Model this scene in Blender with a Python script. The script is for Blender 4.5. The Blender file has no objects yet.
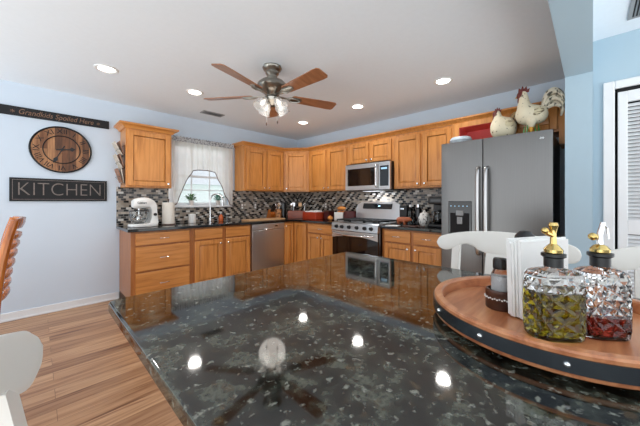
import bpy, bmesh, math, random
from mathutils import Vector, Matrix
random.seed(7)
PI = math.pi
C = bpy.context.scene.collection
S = bpy.context.scene

# ------------------------------------------------------------------ camera
TH = math.radians(44.4)
cd = bpy.data.cameras.new('camera'); cam = bpy.data.objects.new('camera', cd); C.objects.link(cam)
cam.location = (-3.684, -4.242, 1.22); cam.rotation_euler = (PI/2, 0, TH - PI/2)
cd.sensor_width = 36.0; cd.lens = 278/640*36; cd.shift_y = -12/640; cd.clip_start = 0.02
S.camera = cam
# ------------------------------------------------------------------ world and light
w = bpy.data.worlds.new('daylight_with_fill'); S.world = w; w.use_nodes = True
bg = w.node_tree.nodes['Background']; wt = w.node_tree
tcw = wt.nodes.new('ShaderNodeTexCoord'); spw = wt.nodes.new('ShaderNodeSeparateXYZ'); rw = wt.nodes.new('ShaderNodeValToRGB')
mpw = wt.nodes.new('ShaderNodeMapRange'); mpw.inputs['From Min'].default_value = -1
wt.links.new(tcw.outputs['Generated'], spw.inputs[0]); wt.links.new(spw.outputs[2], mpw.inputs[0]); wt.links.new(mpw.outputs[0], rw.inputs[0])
rw.color_ramp.elements[0].position = 0.40; rw.color_ramp.elements[0].color = (0.92, 0.98, 1.0, 1)  # brighter lower half added as unseen fill to light the ceiling
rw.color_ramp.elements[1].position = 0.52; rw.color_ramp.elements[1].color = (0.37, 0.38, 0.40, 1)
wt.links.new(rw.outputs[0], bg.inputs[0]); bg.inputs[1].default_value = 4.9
DOWNLIGHT_W = 26.0
S.view_settings.view_transform = 'Standard'; S.view_settings.look = 'None'
S.view_settings.gamma = 1.0; S.view_settings.use_curve_mapping = False
S.view_settings.exposure = -0.44

# ------------------------------------------------------------------ materials
def srgb(r, g, b):
    f = lambda c: (c/255/12.92) if c/255 <= 0.04045 else ((c/255+0.055)/1.055)**2.4
    return (f(r), f(g), f(b), 1)
def newmat(name):
    m = bpy.data.materials.new(name); m.use_nodes = True
    nt = m.node_tree; b = nt.nodes['Principled BSDF']
    return m, nt, b
def N(nt, t, **kw):
    n = nt.nodes.new(t)
    for k, v in kw.items():
        if k in n.inputs: n.inputs[k].default_value = v
        else: setattr(n, k, v)
    return n
def coords(nt, scale=(1,1,1), rnd=0.0):
    tc = N(nt, 'ShaderNodeTexCoord'); mp = N(nt, 'ShaderNodeMapping'); mp.inputs['Scale'].default_value = scale
    nt.links.new(tc.outputs['Object'], mp.inputs[0])
    if rnd:
        oi = N(nt, 'ShaderNodeObjectInfo'); mu = N(nt, 'ShaderNodeMath', operation='MULTIPLY'); mu.inputs[1].default_value = rnd
        nt.links.new(oi.outputs['Random'], mu.inputs[0])
        cx = N(nt, 'ShaderNodeCombineXYZ')
        for i in range(3): nt.links.new(mu.outputs[0], cx.inputs[i])
        nt.links.new(cx.outputs[0], mp.inputs['Location'])
    return mp.outputs[0]
def ramp(nt, fac, stops, interp='LINEAR'):
    r = N(nt, 'ShaderNodeValToRGB'); cr = r.color_ramp; cr.interpolation = interp
    while len(cr.elements) < len(stops): cr.elements.new(0.5)
    for e, (p, c) in zip(cr.elements, stops): e.position = p; e.color = c
    nt.links.new(fac, r.inputs[0]); return r.outputs[0]
def bump(nt, b, h, strength=0.2, dist=0.01):
    bp = N(nt, 'ShaderNodeBump'); bp.inputs['Strength'].default_value = strength; bp.inputs['Distance'].default_value = dist
    nt.links.new(h, bp.inputs['Height']); nt.links.new(bp.outputs[0], b.inputs['Normal'])
def plain(name, col, rough=0.5, metal=0.0, var=0.06, scale=9.0, coat=0.0, bmp=0.0):
    """plain paint, plastic or metal with a faint procedural mottling"""
    m, nt, b = newmat(name)
    n = N(nt, 'ShaderNodeTexNoise'); n.inputs['Scale'].default_value = scale; n.inputs['Detail'].default_value = 4
    nt.links.new(coords(nt), n.inputs['Vector'])
    a = tuple(max(0, c*(1-var)) for c in col[:3])+(1,); d = tuple(min(1, c*(1+var)) for c in col[:3])+(1,)
    nt.links.new(ramp(nt, n.outputs[0], [(0.3, a), (0.7, d)]), b.inputs['Base Color'])
    b.inputs['Roughness'].default_value = rough; b.inputs['Metallic'].default_value = metal
    b.inputs['Coat Weight'].default_value = coat
    if bmp: bump(nt, b, n.outputs[0], bmp)
    return m
def wood(name, c0, c1, c2, scale=(14,14,1.2), rough=0.35, coat=0.15):
    m, nt, b = newmat(name)
    v = coords(nt, scale, 37.0)
    n = N(nt, 'ShaderNodeTexNoise'); n.inputs['Scale'].default_value = 2.2; n.inputs['Detail'].default_value = 7; n.inputs['Distortion'].default_value = 0.6
    nt.links.new(v, n.inputs['Vector'])
    nt.links.new(ramp(nt, n.outputs[0], [(0.28, c0), (0.5, c1), (0.75, c2)]), b.inputs['Base Color'])
    b.inputs['Roughness'].default_value = rough; b.inputs['Coat Weight'].default_value = coat; b.inputs['Coat Roughness'].default_value = 0.2
    bump(nt, b, n.outputs[0], 0.05, 0.003)
    return m
def emit(name, col, s):
    m, nt, b = newmat(name); b.inputs['Base Color'].default_value = col
    b.inputs['Emission Color'].default_value = col; b.inputs['Emission Strength'].default_value = s
    return m
def glass(name, col=(1,1,1,1), rough=0.02, ior=1.45, bmp=0.0):
    m, nt, b = newmat(name); b.inputs['Base Color'].default_value = col
    b.inputs['Transmission Weight'].default_value = 1.0; b.inputs['Roughness'].default_value = rough; b.inputs['IOR'].default_value = ior
    return m
def thinglass(name, col, alpha):
    """a pane seen through: mostly transparent with a clear reflection"""
    m, nt, b = newmat(name); b.inputs['Base Color'].default_value = col; b.inputs['Roughness'].default_value = 0.03
    b.inputs['Alpha'].default_value = alpha
    return m

M = {}
M['wall'] = plain('pale_blue_paint', srgb(205, 217, 230), 0.75, var=0.012, scale=3)
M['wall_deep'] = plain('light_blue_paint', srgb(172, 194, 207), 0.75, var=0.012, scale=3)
M['ceiling'] = plain('ceiling_paint', srgb(236, 242, 248), 0.9, var=0.01, scale=30, bmp=0.05)
M['trim'] = plain('white_trim_paint', srgb(232, 234, 236), 0.4, var=0.01)
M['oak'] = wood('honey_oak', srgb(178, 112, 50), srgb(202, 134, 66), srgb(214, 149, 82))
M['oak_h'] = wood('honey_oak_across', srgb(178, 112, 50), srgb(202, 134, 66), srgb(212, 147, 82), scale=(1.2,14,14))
M['oak_dark'] = wood('oak_dark_frame', srgb(148, 88, 38), srgb(168, 103, 48), srgb(182, 117, 60))  # darker oak tone for base cabinet bodies and island base
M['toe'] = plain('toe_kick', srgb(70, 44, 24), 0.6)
M['steel'] = None
def steel(name, col, rough, sc):
    m, nt, b = newmat(name)
    n = N(nt, 'ShaderNodeTexNoise'); n.inputs['Scale'].default_value = 3; n.inputs['Detail'].default_value = 5
    nt.links.new(coords(nt, sc), n.inputs['Vector'])
    a = tuple(c*0.93 for c in col[:3])+(1,)
    nt.links.new(ramp(nt, n.outputs[0], [(0.3, a), (0.7, col)]), b.inputs['Base Color'])
    b.inputs['Metallic'].default_value = 1.0; b.inputs['Roughness'].default_value = rough
    b.inputs['Anisotropic'].default_value = 0.5
    return m
M['steel'] = steel('brushed_steel', (0.62,0.62,0.62,1), 0.28, (60,60,1))
M['steel_fridge'] = steel('fridge_steel', (0.205,0.202,0.198,1), 0.30, (80,80,1))
M['steel_bright'] = steel('polished_steel', (0.78,0.78,0.78,1), 0.16, (10,10,10))
M['chrome'] = plain('chrome', (0.82,0.82,0.82,1), 0.1, 1.0, var=0.02)
M['nickel'] = plain('brushed_nickel', srgb(150,146,138), 0.28, 1.0, var=0.06)
M['gold'] = plain('polished_brass', srgb(216,188,120), 0.16, 1.0, var=0.04)
M['black'] = plain('black_plastic', srgb(20,20,22), 0.35, var=0.1)
M['blackgloss'] = plain('black_glass', srgb(10,10,12), 0.06, var=0.1, coat=0.5)
M['blackmetal'] = plain('black_iron', srgb(32,34,36), 0.42, 0.6, var=0.15)
M['bandsteel'] = plain('blued_steel', (0.10,0.115,0.13,1), 0.25, 1.0, var=0.15)
M['iron'] = plain('cast_iron', srgb(24,24,25), 0.6, 0.2, var=0.2)
M['white'] = plain('white_plastic', srgb(236,236,234), 0.35, var=0.01)
M['whitechair'] = plain('white_chair_paint', srgb(232,229,222), 0.38, var=0.015, scale=5)
M['paper'] = plain('white_paper', srgb(240,240,238), 0.9, var=0.015, scale=40)
M['towel'] = plain('paper_towel', srgb(238,232,222), 0.95, var=0.03, scale=60, bmp=0.2)
M['sign'] = plain('chalkboard_black', srgb(22,23,26), 0.75, var=0.2, scale=20)
M['signtext'] = plain('worn_grey_lettering', srgb(122,113,108), 0.8, var=0.2, scale=60)
M['coppertext'] = plain('tan_lettering', srgb(134,102,82), 0.8, var=0.2, scale=60)
M['red'] = plain('coral_red_paint', srgb(226,98,96), 0.5, var=0.05)
M['redbox'] = plain('red_lacquered_wood', srgb(172,58,30), 0.4, var=0.15)
M['crate'] = wood('reddish_brown_crate', srgb(104,46,26), srgb(136,62,36), srgb(152,78,48), scale=(2,12,12))
M['darkred'] = plain('dark_red', srgb(70,18,18), 0.4, var=0.2)
M['cork'] = wood('pale_maple_board', srgb(196,150,104), srgb(214,170,124), srgb(226,186,144), scale=(1.5,14,14))
M['walnut'] = wood('walnut', srgb(54,28,18), srgb(74,42,28), srgb(90,54,36), scale=(2,10,10))
M['bread'] = plain('bread_crust', srgb(206,132,62), 0.8, var=0.3, scale=25)
M['ceramic'] = None
M['leaf'] = plain('green_leaf', srgb(74,122,62), 0.5, var=0.35, scale=20)
M['leafteal'] = plain('blue_green_leaf', srgb(80,140,120), 0.5, var=0.3, scale=20)
M['terracotta'] = plain('pale_pot', srgb(214,206,200), 0.7, var=0.05)
M['soap'] = glass('amber_soap', srgb(214,104,40), 0.1)
M['brochure'] = plain('brochure_paper', srgb(196,184,170), 0.6, var=0.25, scale=30)
M['brochure2'] = plain('brown_paper', srgb(150,108,84), 0.6, var=0.25, scale=30)
M['bulb'] = emit('lamp_white', (1.0,0.95,0.88,1), 22)
M['fanbulb'] = emit('fan_lamp_white', (1.0,0.93,0.84,1), 1.8)
M['display'] = emit('display_blue', (0.35,0.6,0.8,1), 0.7)
M['shade'] = thinglass('seeded_glass_shade', (0.72,0.71,0.69,1), 0.30)
M['pane'] = thinglass('window_glass', (0.8,0.86,0.9,1), 0.08)
M['clear'] = glass('clear_glass', (0.88,0.90,0.90,1), 0.02, 1.45)
M['acrylic'] = thinglass('clear_acrylic', (0.9,0.92,0.92,1), 0.12)
M['oil'] = glass('olive_oil', (0.32,0.25,0.01,1), 0.02, 1.45)
M['vinegar'] = glass('red_vinegar', (0.26,0.025,0.015,1), 0.02, 1.4)
M['salt'] = plain('salt', srgb(232,232,234), 0.9, var=0.05, scale=200)
M['blueglass'] = glass('pale_blue_glass', (0.7,0.86,0.92,1), 0.05)
M['slate'] = plain('grey_blue_ceramic', srgb(176,188,198), 0.5, var=0.06, scale=30)
M['fanwood'] = wood('fan_blade_cherry', srgb(128,82,54), srgb(150,98,66), srgb(170,116,82), scale=(1.5,12,12), rough=0.3)
M['chairwood'] = wood('orange_oak_chair', srgb(150,78,26), srgb(184,104,42), srgb(204,126,58), rough=0.25, coat=0.4)
M['rimwood'] = wood('acacia', srgb(150,86,52), srgb(190,122,80), srgb(212,152,108), scale=(2,16,16), rough=0.3)
M['comb'] = plain('dark_red_comb', srgb(104,40,34), 0.6, var=0.25, scale=40)
M['greenbase'] = plain('green_glaze', srgb(52,124,48), 0.4, var=0.3, scale=40)
M['yellowleg'] = plain('yellow_leg', srgb(206,150,44), 0.5, var=0.2, scale=40)
M['vent'] = plain('vent_grey', srgb(150,152,154), 0.5, var=0.03)
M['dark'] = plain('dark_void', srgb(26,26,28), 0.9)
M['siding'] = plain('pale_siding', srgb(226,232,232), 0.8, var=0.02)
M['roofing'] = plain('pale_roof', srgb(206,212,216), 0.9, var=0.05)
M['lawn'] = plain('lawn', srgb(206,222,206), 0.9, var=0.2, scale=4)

# granite
def granite(name):
    m, nt, b = newmat(name)
    v = coords(nt)
    n1 = N(nt, 'ShaderNodeTexNoise'); n1.inputs['Scale'].default_value = 17; n1.inputs['Detail'].default_value = 8; n1.inputs['Roughness'].default_value = 0.65
    nt.links.new(v, n1.inputs['Vector'])
    base = ramp(nt, n1.outputs[0], [(0.34, srgb(8,9,8)), (0.46, srgb(20,22,19)), (0.53, srgb(48,52,45)), (0.60, srgb(82,86,76)), (0.68, srgb(40,41,34)), (0.78, srgb(96,84,62))])
    n2 = N(nt, 'ShaderNodeTexNoise'); n2.inputs['Scale'].default_value = 70; n2.inputs['Detail'].default_value = 5; n2.inputs['Distortion'].default_value = 0.1
    nt.links.new(v, n2.inputs['Vector'])
    mask = ramp(nt, n2.outputs[0], [(0.60, (0,0,0,1)), (0.70, (0.9,0.9,0.9,1))])
    mx = N(nt, 'ShaderNodeMix', data_type='RGBA'); nt.links.new(mask, mx.inputs['Factor']); nt.links.new(base, mx.inputs[6]); mx.inputs[7].default_value = srgb(132,134,124)
    n3 = N(nt, 'ShaderNodeTexNoise'); n3.inputs['Scale'].default_value = 30; n3.inputs['Detail'].default_value = 4
    mp = N(nt, 'ShaderNodeMapping'); mp.inputs['Location'].default_value = (5,3,1); nt.links.new(v, mp.inputs[0]); nt.links.new(mp.outputs[0], n3.inputs['Vector'])
    mask3 = ramp(nt, n3.outputs[0], [(0.60, (0,0,0,1)), (0.70, (1,1,1,1))])
    mx3 = N(nt, 'ShaderNodeMix', data_type='RGBA'); nt.links.new(mask3, mx3.inputs['Factor']); nt.links.new(mx.outputs[2], mx3.inputs[6]); mx3.inputs[7].default_value = srgb(72,58,38)
    n4 = N(nt, 'ShaderNodeTexVoronoi'); n4.inputs['Scale'].default_value = 45; nt.links.new(v, n4.inputs['Vector'])
    mask4 = ramp(nt, n4.outputs['Distance'], [(0.10, (1,1,1,1)), (0.24, (0,0,0,1))])
    mx4 = N(nt, 'ShaderNodeMix', data_type='RGBA'); nt.links.new(mask4, mx4.inputs['Factor']); nt.links.new(mx3.outputs[2], mx4.inputs[6]); mx4.inputs[7].default_value = srgb(12,13,12)
    nt.links.new(mx4.outputs[2], b.inputs['Base Color'])
    b.inputs['Roughness'].default_value = 0.05; b.inputs['IOR'].default_value = 1.75
    return m
M['granite'] = granite('dark_speckled_granite')
# mosaic tile: random glass and stone bricks
def mosaic(name, axis):
    """short glass and stone bricks, every other one black, in running bond"""
    m, nt, b = newmat(name); L = nt.links.new
    def mth(op, a, c=None):
        n = N(nt, 'ShaderNodeMath', operation=op)
        for k, v in enumerate((a, c)):
            if v is None: continue
            if isinstance(v, (int, float)): n.inputs[k].default_value = v
            else: L(v, n.inputs[k])
        return n.outputs[0]
    tc = N(nt, 'ShaderNodeTexCoord'); sp = N(nt, 'ShaderNodeSeparateXYZ'); L(tc.outputs['Object'], sp.inputs[0])
    v = mth('DIVIDE', sp.outputs[2], 0.0285); row = mth('FLOOR', v)
    u = mth('ADD', mth('DIVIDE', sp.outputs[axis], 0.056), mth('MULTIPLY', mth('ABSOLUTE', mth('MODULO', row, 2.0)), 0.5)); cell = mth('FLOOR', u)
    fu, fv = mth('FRACT', u), mth('FRACT', v)
    cb = N(nt, 'ShaderNodeCombineXYZ'); L(cell, cb.inputs[0]); L(row, cb.inputs[1])
    wn_ = N(nt, 'ShaderNodeTexWhiteNoise', noise_dimensions='2D'); L(cb.outputs[0], wn_.inputs['Vector'])
    light = ramp(nt, wn_.outputs['Value'], [(0.0, srgb(150,138,124)), (0.3, srgb(178,166,152)), (0.6, srgb(122,116,112)), (0.75, srgb(208,204,198)), (0.93, srgb(24,23,25))], 'CONSTANT')
    dark = ramp(nt, wn_.outputs['Value'], [(0.0, srgb(15,14,16)), (0.66, srgb(62,58,58)), (0.76, srgb(160,150,138))], 'CONSTANT')
    par = mth('ABSOLUTE', mth('MODULO', mth('ADD', cell, mth('FLOOR', mth('DIVIDE', row, 2.0))), 2.0))
    mx = N(nt, 'ShaderNodeMix', data_type='RGBA'); L(par, mx.inputs['Factor']); L(light, mx.inputs[6]); L(dark, mx.inputs[7])
    eu = mth('MINIMUM', fu, mth('SUBTRACT', 1.0, fu)); ev = mth('MINIMUM', fv, mth('SUBTRACT', 1.0, fv))
    tile = mth('MULTIPLY', mth('GREATER_THAN', eu, 0.028), mth('GREATER_THAN', ev, 0.055))
    mg = N(nt, 'ShaderNodeMix', data_type='RGBA'); L(tile, mg.inputs['Factor']); mg.inputs[6].default_value = srgb(150,144,136); L(mx.outputs[2], mg.inputs[7])
    L(mg.outputs[2], b.inputs['Base Color']); b.inputs['Roughness'].default_value = 0.15
    bump(nt, b, tile, 0.3, 0.002)
    return m
M['tileA'] = mosaic('mosaic_tile', 0); M['tileB'] = mosaic('mosaic_tile_side', 1)
def planks(name):
    m, nt, b = newmat(name)
    v = coords(nt)
    br = N(nt, 'ShaderNodeTexBrick'); nt.links.new(v, br.inputs['Vector'])
    br.inputs['Color1'].default_value = (0,0,0,1); br.inputs['Color2'].default_value = (1,1,1,1); br.inputs['Mortar'].default_value = (0.1,0.1,0.1,1)
    br.inputs['Scale'].default_value = 1; br.inputs['Brick Width'].default_value = 1.2; br.inputs['Row Height'].default_value = 0.125
    br.inputs['Mortar Size'].default_value = 0.0012; br.offset = 0.37
    tone = ramp(nt, br.outputs['Color'], [(0, srgb(166,126,94)), (0.5, srgb(190,149,113)), (1, srgb(204,165,129))])
    n = N(nt, 'ShaderNodeTexNoise'); n.inputs['Scale'].default_value = 1.0; n.inputs['Detail'].default_value = 6; n.inputs['Distortion'].default_value = 0.5
    mp = N(nt, 'ShaderNodeMapping'); mp.inputs['Scale'].default_value = (2.2,34,1); nt.links.new(v, mp.inputs[0])
    ad = N(nt, 'ShaderNodeVectorMath', operation='ADD'); nt.links.new(mp.outputs[0], ad.inputs[0])
    sc = N(nt, 'ShaderNodeVectorMath', operation='SCALE'); sc.inputs['Scale'].default_value = 9; nt.links.new(br.outputs['Color'], sc.inputs[0]); nt.links.new(sc.outputs[0], ad.inputs[1])
    nt.links.new(ad.outputs[0], n.inputs['Vector'])
    grain = ramp(nt, n.outputs[0], [(0.30, srgb(150,112,86)), (0.43, srgb(220,204,190)), (0.6, srgb(255,250,246))])
    mx = N(nt, 'ShaderNodeMix', data_type='RGBA', blend_type='MULTIPLY'); mx.inputs['Factor'].default_value = 0.9
    nt.links.new(tone, mx.inputs[6]); nt.links.new(grain, mx.inputs[7])
    mm = N(nt, 'ShaderNodeMix', data_type='RGBA'); nt.links.new(br.outputs['Fac'], mm.inputs['Factor']); nt.links.new(mx.outputs[2], mm.inputs[6]); mm.inputs[7].default_value = srgb(120,84,58)
    nt.links.new(mm.outputs[2], b.inputs['Base Color']); b.inputs['Roughness'].default_value = 0.34
    return m
M['floor'] = planks('laminate_planks')
def curtain_mat():
    m, nt, b = newmat('sheer_curtain')
    out = nt.nodes['Material Output']
    n = N(nt, 'ShaderNodeTexNoise'); n.inputs['Scale'].default_value = 6; nt.links.new(coords(nt), n.inputs['Vector'])
    col = ramp(nt, n.outputs[0], [(0.3, srgb(240,234,230)), (0.7, srgb(248,244,240))])
    d = N(nt, 'ShaderNodeBsdfDiffuse'); t = N(nt, 'ShaderNodeBsdfTranslucent'); tr = N(nt, 'ShaderNodeBsdfTransparent')
    nt.links.new(col, d.inputs[0]); nt.links.new(col, t.inputs[0])
    a = N(nt, 'ShaderNodeMixShader'); a.inputs[0].default_value = 0.55; nt.links.new(d.outputs[0], a.inputs[1]); nt.links.new(t.outputs[0], a.inputs[2])
    c = N(nt, 'ShaderNodeMixShader'); c.inputs[0].default_value = 0.22; nt.links.new(a.outputs[0], c.inputs[1]); nt.links.new(tr.outputs[0], c.inputs[2])
    nt.links.new(c.outputs[0], out.inputs[0]); return m
M['curtain'] = curtain_mat()
def speckle(name, base, spot, scale, lo=0.62, hi=0.68, stretch=(1,1,1), rough=0.6):
    m, nt, b = newmat(name)
    n = N(nt, 'ShaderNodeTexNoise'); n.inputs['Scale'].default_value = scale; n.inputs['Detail'].default_value = 4
    nt.links.new(coords(nt, stretch), n.inputs['Vector'])
    nt.links.new(ramp(nt, n.outputs[0], [(lo, base), (hi, spot)]), b.inputs['Base Color']); b.inputs['Roughness'].default_value = rough
    return m
M['worktop'] = speckle('black_speckled_granite', srgb(17,18,18), srgb(84,84,80), 70, 0.60, 0.68, (1,1,1), 0.06)
M['plumage'] = speckle('cream_glaze', srgb(222,212,186), srgb(88,78,60), 38)
M['wing'] = speckle('brown_streaked_glaze', srgb(206,196,164), srgb(104,90,66), 18, 0.5, 0.6, (1,1,3))
M['tailmat'] = speckle('black_white_tail', srgb(222,214,194), srgb(70,68,58), 12, 0.54, 0.6, (3,3,1))
M['hentail'] = speckle('brown_tail', srgb(150,120,76), srgb(58,40,28), 14, 0.45, 0.52, (2,2,2))
M['floral'] = speckle('floral_china', srgb(232,230,226), srgb(96,92,90), 34, 0.56, 0.6)
M['ruffle'] = speckle('grey_patterned_cloth', srgb(196,196,198), srgb(120,120,124), 40, 0.5, 0.56)
def clockwood():
    m, nt, b = newmat('clock_planks')
    v = coords(nt)
    br = N(nt, 'ShaderNodeTexBrick'); mp0 = N(nt, 'ShaderNodeMapping'); mp0.inputs['Rotation'].default_value = (PI/2, 0, PI/2)
    sp = N(nt, 'ShaderNodeSeparateXYZ'); nt.links.new(v, sp.inputs[0]); cb = N(nt, 'ShaderNodeCombineXYZ')
    nt.links.new(sp.outputs[2], cb.inputs[0]); nt.links.new(sp.outputs[0], cb.inputs[1])
    nt.links.new(cb.outputs[0], br.inputs['Vector'])
    br.inputs['Color1'].default_value = (0,0,0,1); br.inputs['Color2'].default_value = (1,1,1,1); br.inputs['Scale'].default_value = 1
    br.inputs['Brick Width'].default_value = 0.6; br.inputs['Row Height'].default_value = 0.058; br.inputs['Mortar Size'].default_value = 0.0012
    n = N(nt, 'ShaderNodeTexNoise'); n.inputs['Scale'].default_value = 3; n.inputs['Detail'].default_value = 6
    mp = N(nt, 'ShaderNodeMapping'); mp.inputs['Scale'].default_value = (14,3,2); nt.links.new(v, mp.inputs[0]); nt.links.new(mp.outputs[0], n.inputs['Vector'])
    m1 = N(nt, 'ShaderNodeMix', data_type='FLOAT'); m1.inputs['Factor'].default_value = 0.55
    nt.links.new(br.outputs['Color'], m1.inputs[2]); nt.links.new(n.outputs[0], m1.inputs[3])
    nt.links.new(ramp(nt, m1.outputs[0], [(0.2, srgb(66,44,34)), (0.5, srgb(122,80,54)), (0.8, srgb(186,136,94))]), b.inputs['Base Color'])
    b.inputs['Roughness'].default_value = 0.7; return m
M['clock'] = clockwood()

# ------------------------------------------------------------------ mesh helpers
class MB:
    def __init__(s): s.bm = bmesh.new()
    def add(s, bm2, mat=None):
        if mat is not None: bmesh.ops.transform(bm2, matrix=mat, verts=bm2.verts)
        me = bpy.data.meshes.new('tmp'); bm2.to_mesh(me); s.bm.from_mesh(me); bpy.data.meshes.remove(me); bm2.free(); return s
    def box(s, x0, y0, z0, x1, y1, z1, bev=0.0, seg=1, mat=None):
        b = bmesh.new(); bmesh.ops.create_cube(b, size=1)
        T = Matrix.Translation(((x0+x1)/2, (y0+y1)/2, (z0+z1)/2)) @ Matrix.Diagonal((abs(x1-x0), abs(y1-y0), abs(z1-z0), 1))
        bmesh.ops.transform(b, matrix=T, verts=b.verts)
        if bev: bmesh.ops.bevel(b, geom=list(b.edges), offset=bev, segments=seg, affect='EDGES', profile=0.5)
        return s.add(b, mat)
    def cyl(s, p0, p1, r0, r1=None, seg=20, caps=True):
        r1 = r0 if r1 is None else r1
        p0, p1 = Vector(p0), Vector(p1); d = p1-p0
        b = bmesh.new(); bmesh.ops.create_cone(b, cap_ends=caps, segments=seg, radius1=max(r0,1e-5), radius2=max(r1,1e-5), depth=d.length)
        q = Vector((0,0,1)).rotation_difference(d.normalized()).to_matrix().to_4x4()
        return s.add(b, Matrix.Translation((p0+p1)/2) @ q)
    def lathe(s, prof, c=(0,0,0), seg=32, mat=None, sx=1.0, sy=1.0):
        b = bmesh.new(); rings = []
        for r, z in prof:
            if r < 1e-5: rings.append([b.verts.new((0,0,z))])
            else: rings.append([b.verts.new((sx*r*math.cos(2*PI*i/seg), sy*r*math.sin(2*PI*i/seg), z)) for i in range(seg)])
        for a, d in zip(rings, rings[1:]):
            for i in range(seg):
                j = (i+1) % seg
                if len(a) == 1 and len(d) == 1: continue
                if len(a) == 1: b.faces.new((a[0], d[j], d[i]))
                elif len(d) == 1: b.faces.new((a[i], a[j], d[0]))
                else: b.faces.new((a[i], a[j], d[j], d[i]))
        bmesh.ops.recalc_face_normals(b, faces=b.faces)
        T = Matrix.Translation(c)
        return s.add(b, T @ mat if mat is not None else T)
    def sphere(s, c, r, sc=(1,1,1), seg=20, mat=None):
        b = bmesh.new(); bmesh.ops.create_uvsphere(b, u_segments=seg, v_segments=max(8, seg//2), radius=r)
        T = Matrix.Translation(c) @ (mat if mat is not None else Matrix.Identity(4)) @ Matrix.Diagonal((*sc,1))
        return s.add(b, T)
    def prism(s, pts, h, mat=None, bev=0.0):
        """polygon in xy extruded along z from 0 to h"""
        b = bmesh.new(); vs = [b.verts.new((x,y,0)) for x,y in pts]; f = b.faces.new(vs)
        r = bmesh.ops.extrude_face_region(b, geom=[f]); bmesh.ops.translate(b, vec=(0,0,h), verts=[v for v in r['geom'] if isinstance(v, bmesh.types.BMVert)])
        bmesh.ops.recalc_face_normals(b, faces=b.faces)
        if bev: bmesh.ops.bevel(b, geom=[e for e in b.edges if e.calc_face_angle(0) > 0.6], offset=bev, segments=2, affect='EDGES', profile=0.5)
        return s.add(b, mat)
    def tube(s, path, r, seg=10, closed=False, flat=1.0):
        P = [Vector(p) for p in path]; n = len(P); b = bmesh.new(); rings = []; up = None
        rr = r if isinstance(r, (list, tuple)) else [r]*n
        for i, p in enumerate(P):
            if closed: t = (P[(i+1)%n]-P[i-1]).normalized()
            else: t = (P[min(i+1,n-1)]-P[max(i-1,0)]).normalized()
            if up is None:
                up = Vector((0,0,1)) if abs(t.z) < 0.9 else Vector((1,0,0))
            u = (up - t*up.dot(t)).normalized(); v = t.cross(u); up = u
            rings.append([b.verts.new(p + (u*math.cos(2*PI*k/seg)*flat + v*math.sin(2*PI*k/seg))*rr[i]) for k in range(seg)])
        pairs = list(zip(rings, rings[1:])) + ([(rings[-1], rings[0])] if closed else [])
        for a, d in pairs:
            for k in range(seg): b.faces.new((a[k], a[(k+1)%seg], d[(k+1)%seg], d[k]))
        if not closed: b.faces.new(rings[0][::-1]); b.faces.new(rings[-1])
        bmesh.ops.recalc_face_normals(b, faces=b.faces)
        return s.add(b)
    def loft(s, rings, caps=True):
        b = bmesh.new(); R = [[b.verts.new(p) for p in ring] for ring in rings]
        for a, d in zip(R, R[1:]):
            n = len(a)
            for k in range(n): b.faces.new((a[k], a[(k+1)%n], d[(k+1)%n], d[k]))
        if caps: b.faces.new(R[0][::-1]); b.faces.new(R[-1])
        bmesh.ops.recalc_face_normals(b, faces=b.faces)
        return s.add(b)
    def grid(s, rows, thick=0.0):
        b = bmesh.new(); R = [[b.verts.new(p) for p in row] for row in rows]
        for a, d in zip(R, R[1:]):
            for k in range(len(a)-1): b.faces.new((a[k], a[k+1], d[k+1], d[k]))
        return s.add(b)
    def mesh(s, me, mat=None):
        b = bmesh.new(); b.from_mesh(me); return s.add(b, mat)
def obj(name, mb, m, parent=None, smooth=35):
    me = bpy.data.meshes.new(name); mb.bm.to_mesh(me); mb.bm.free()
    if smooth:
        me.polygons.foreach_set('use_smooth', [True]*len(me.polygons)); me.set_sharp_from_angle(angle=math.radians(smooth))
    me.materials.append(M[m] if isinstance(m, str) else m)
    o = bpy.data.objects.new(name, me); C.objects.link(o)
    if smooth and smooth < 60:
        wnm = o.modifiers.new('weighted_normals', 'WEIGHTED_NORMAL'); wnm.keep_sharp = True; wnm.weight = 100
    if parent is not None: o.parent = parent
    return o
def thing(name, label, cat, loc=(0,0,0), rz=0.0, group=None, rot=None):
    o = bpy.data.objects.new(name, None); C.objects.link(o); o.empty_display_size = 0.05
    o.location = loc; o.rotation_euler = rot if rot else (0,0,rz); o['label'] = label; o['category'] = cat
    if group: o['group'] = group
    return o
def tag(o, label, cat, loc=None, rz=0.0, group=None, rot=None):
    o['label'] = label; o['category'] = cat
    if loc is not None: o.location = loc; o.rotation_euler = rot if rot else (0,0,rz)
    if group: o['group'] = group
    return o
def struct(name, mb, m, parent=None, smooth=35):
    o = obj(name, mb, m, parent, smooth)
    if parent is None: o['kind'] = 'structure'
    return o
def dup(root, loc, rz, label, group=None):
    r = root.copy(); C.objects.link(r); r.location = loc; r.rotation_euler = (0,0,rz); r['label'] = label
    if group: r['group'] = group
    for ch in list(root.children):
        c = ch.copy(); C.objects.link(c); c.parent = r
        for g in list(ch.children):
            d = g.copy(); C.objects.link(d); d.parent = c
    return r
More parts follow.
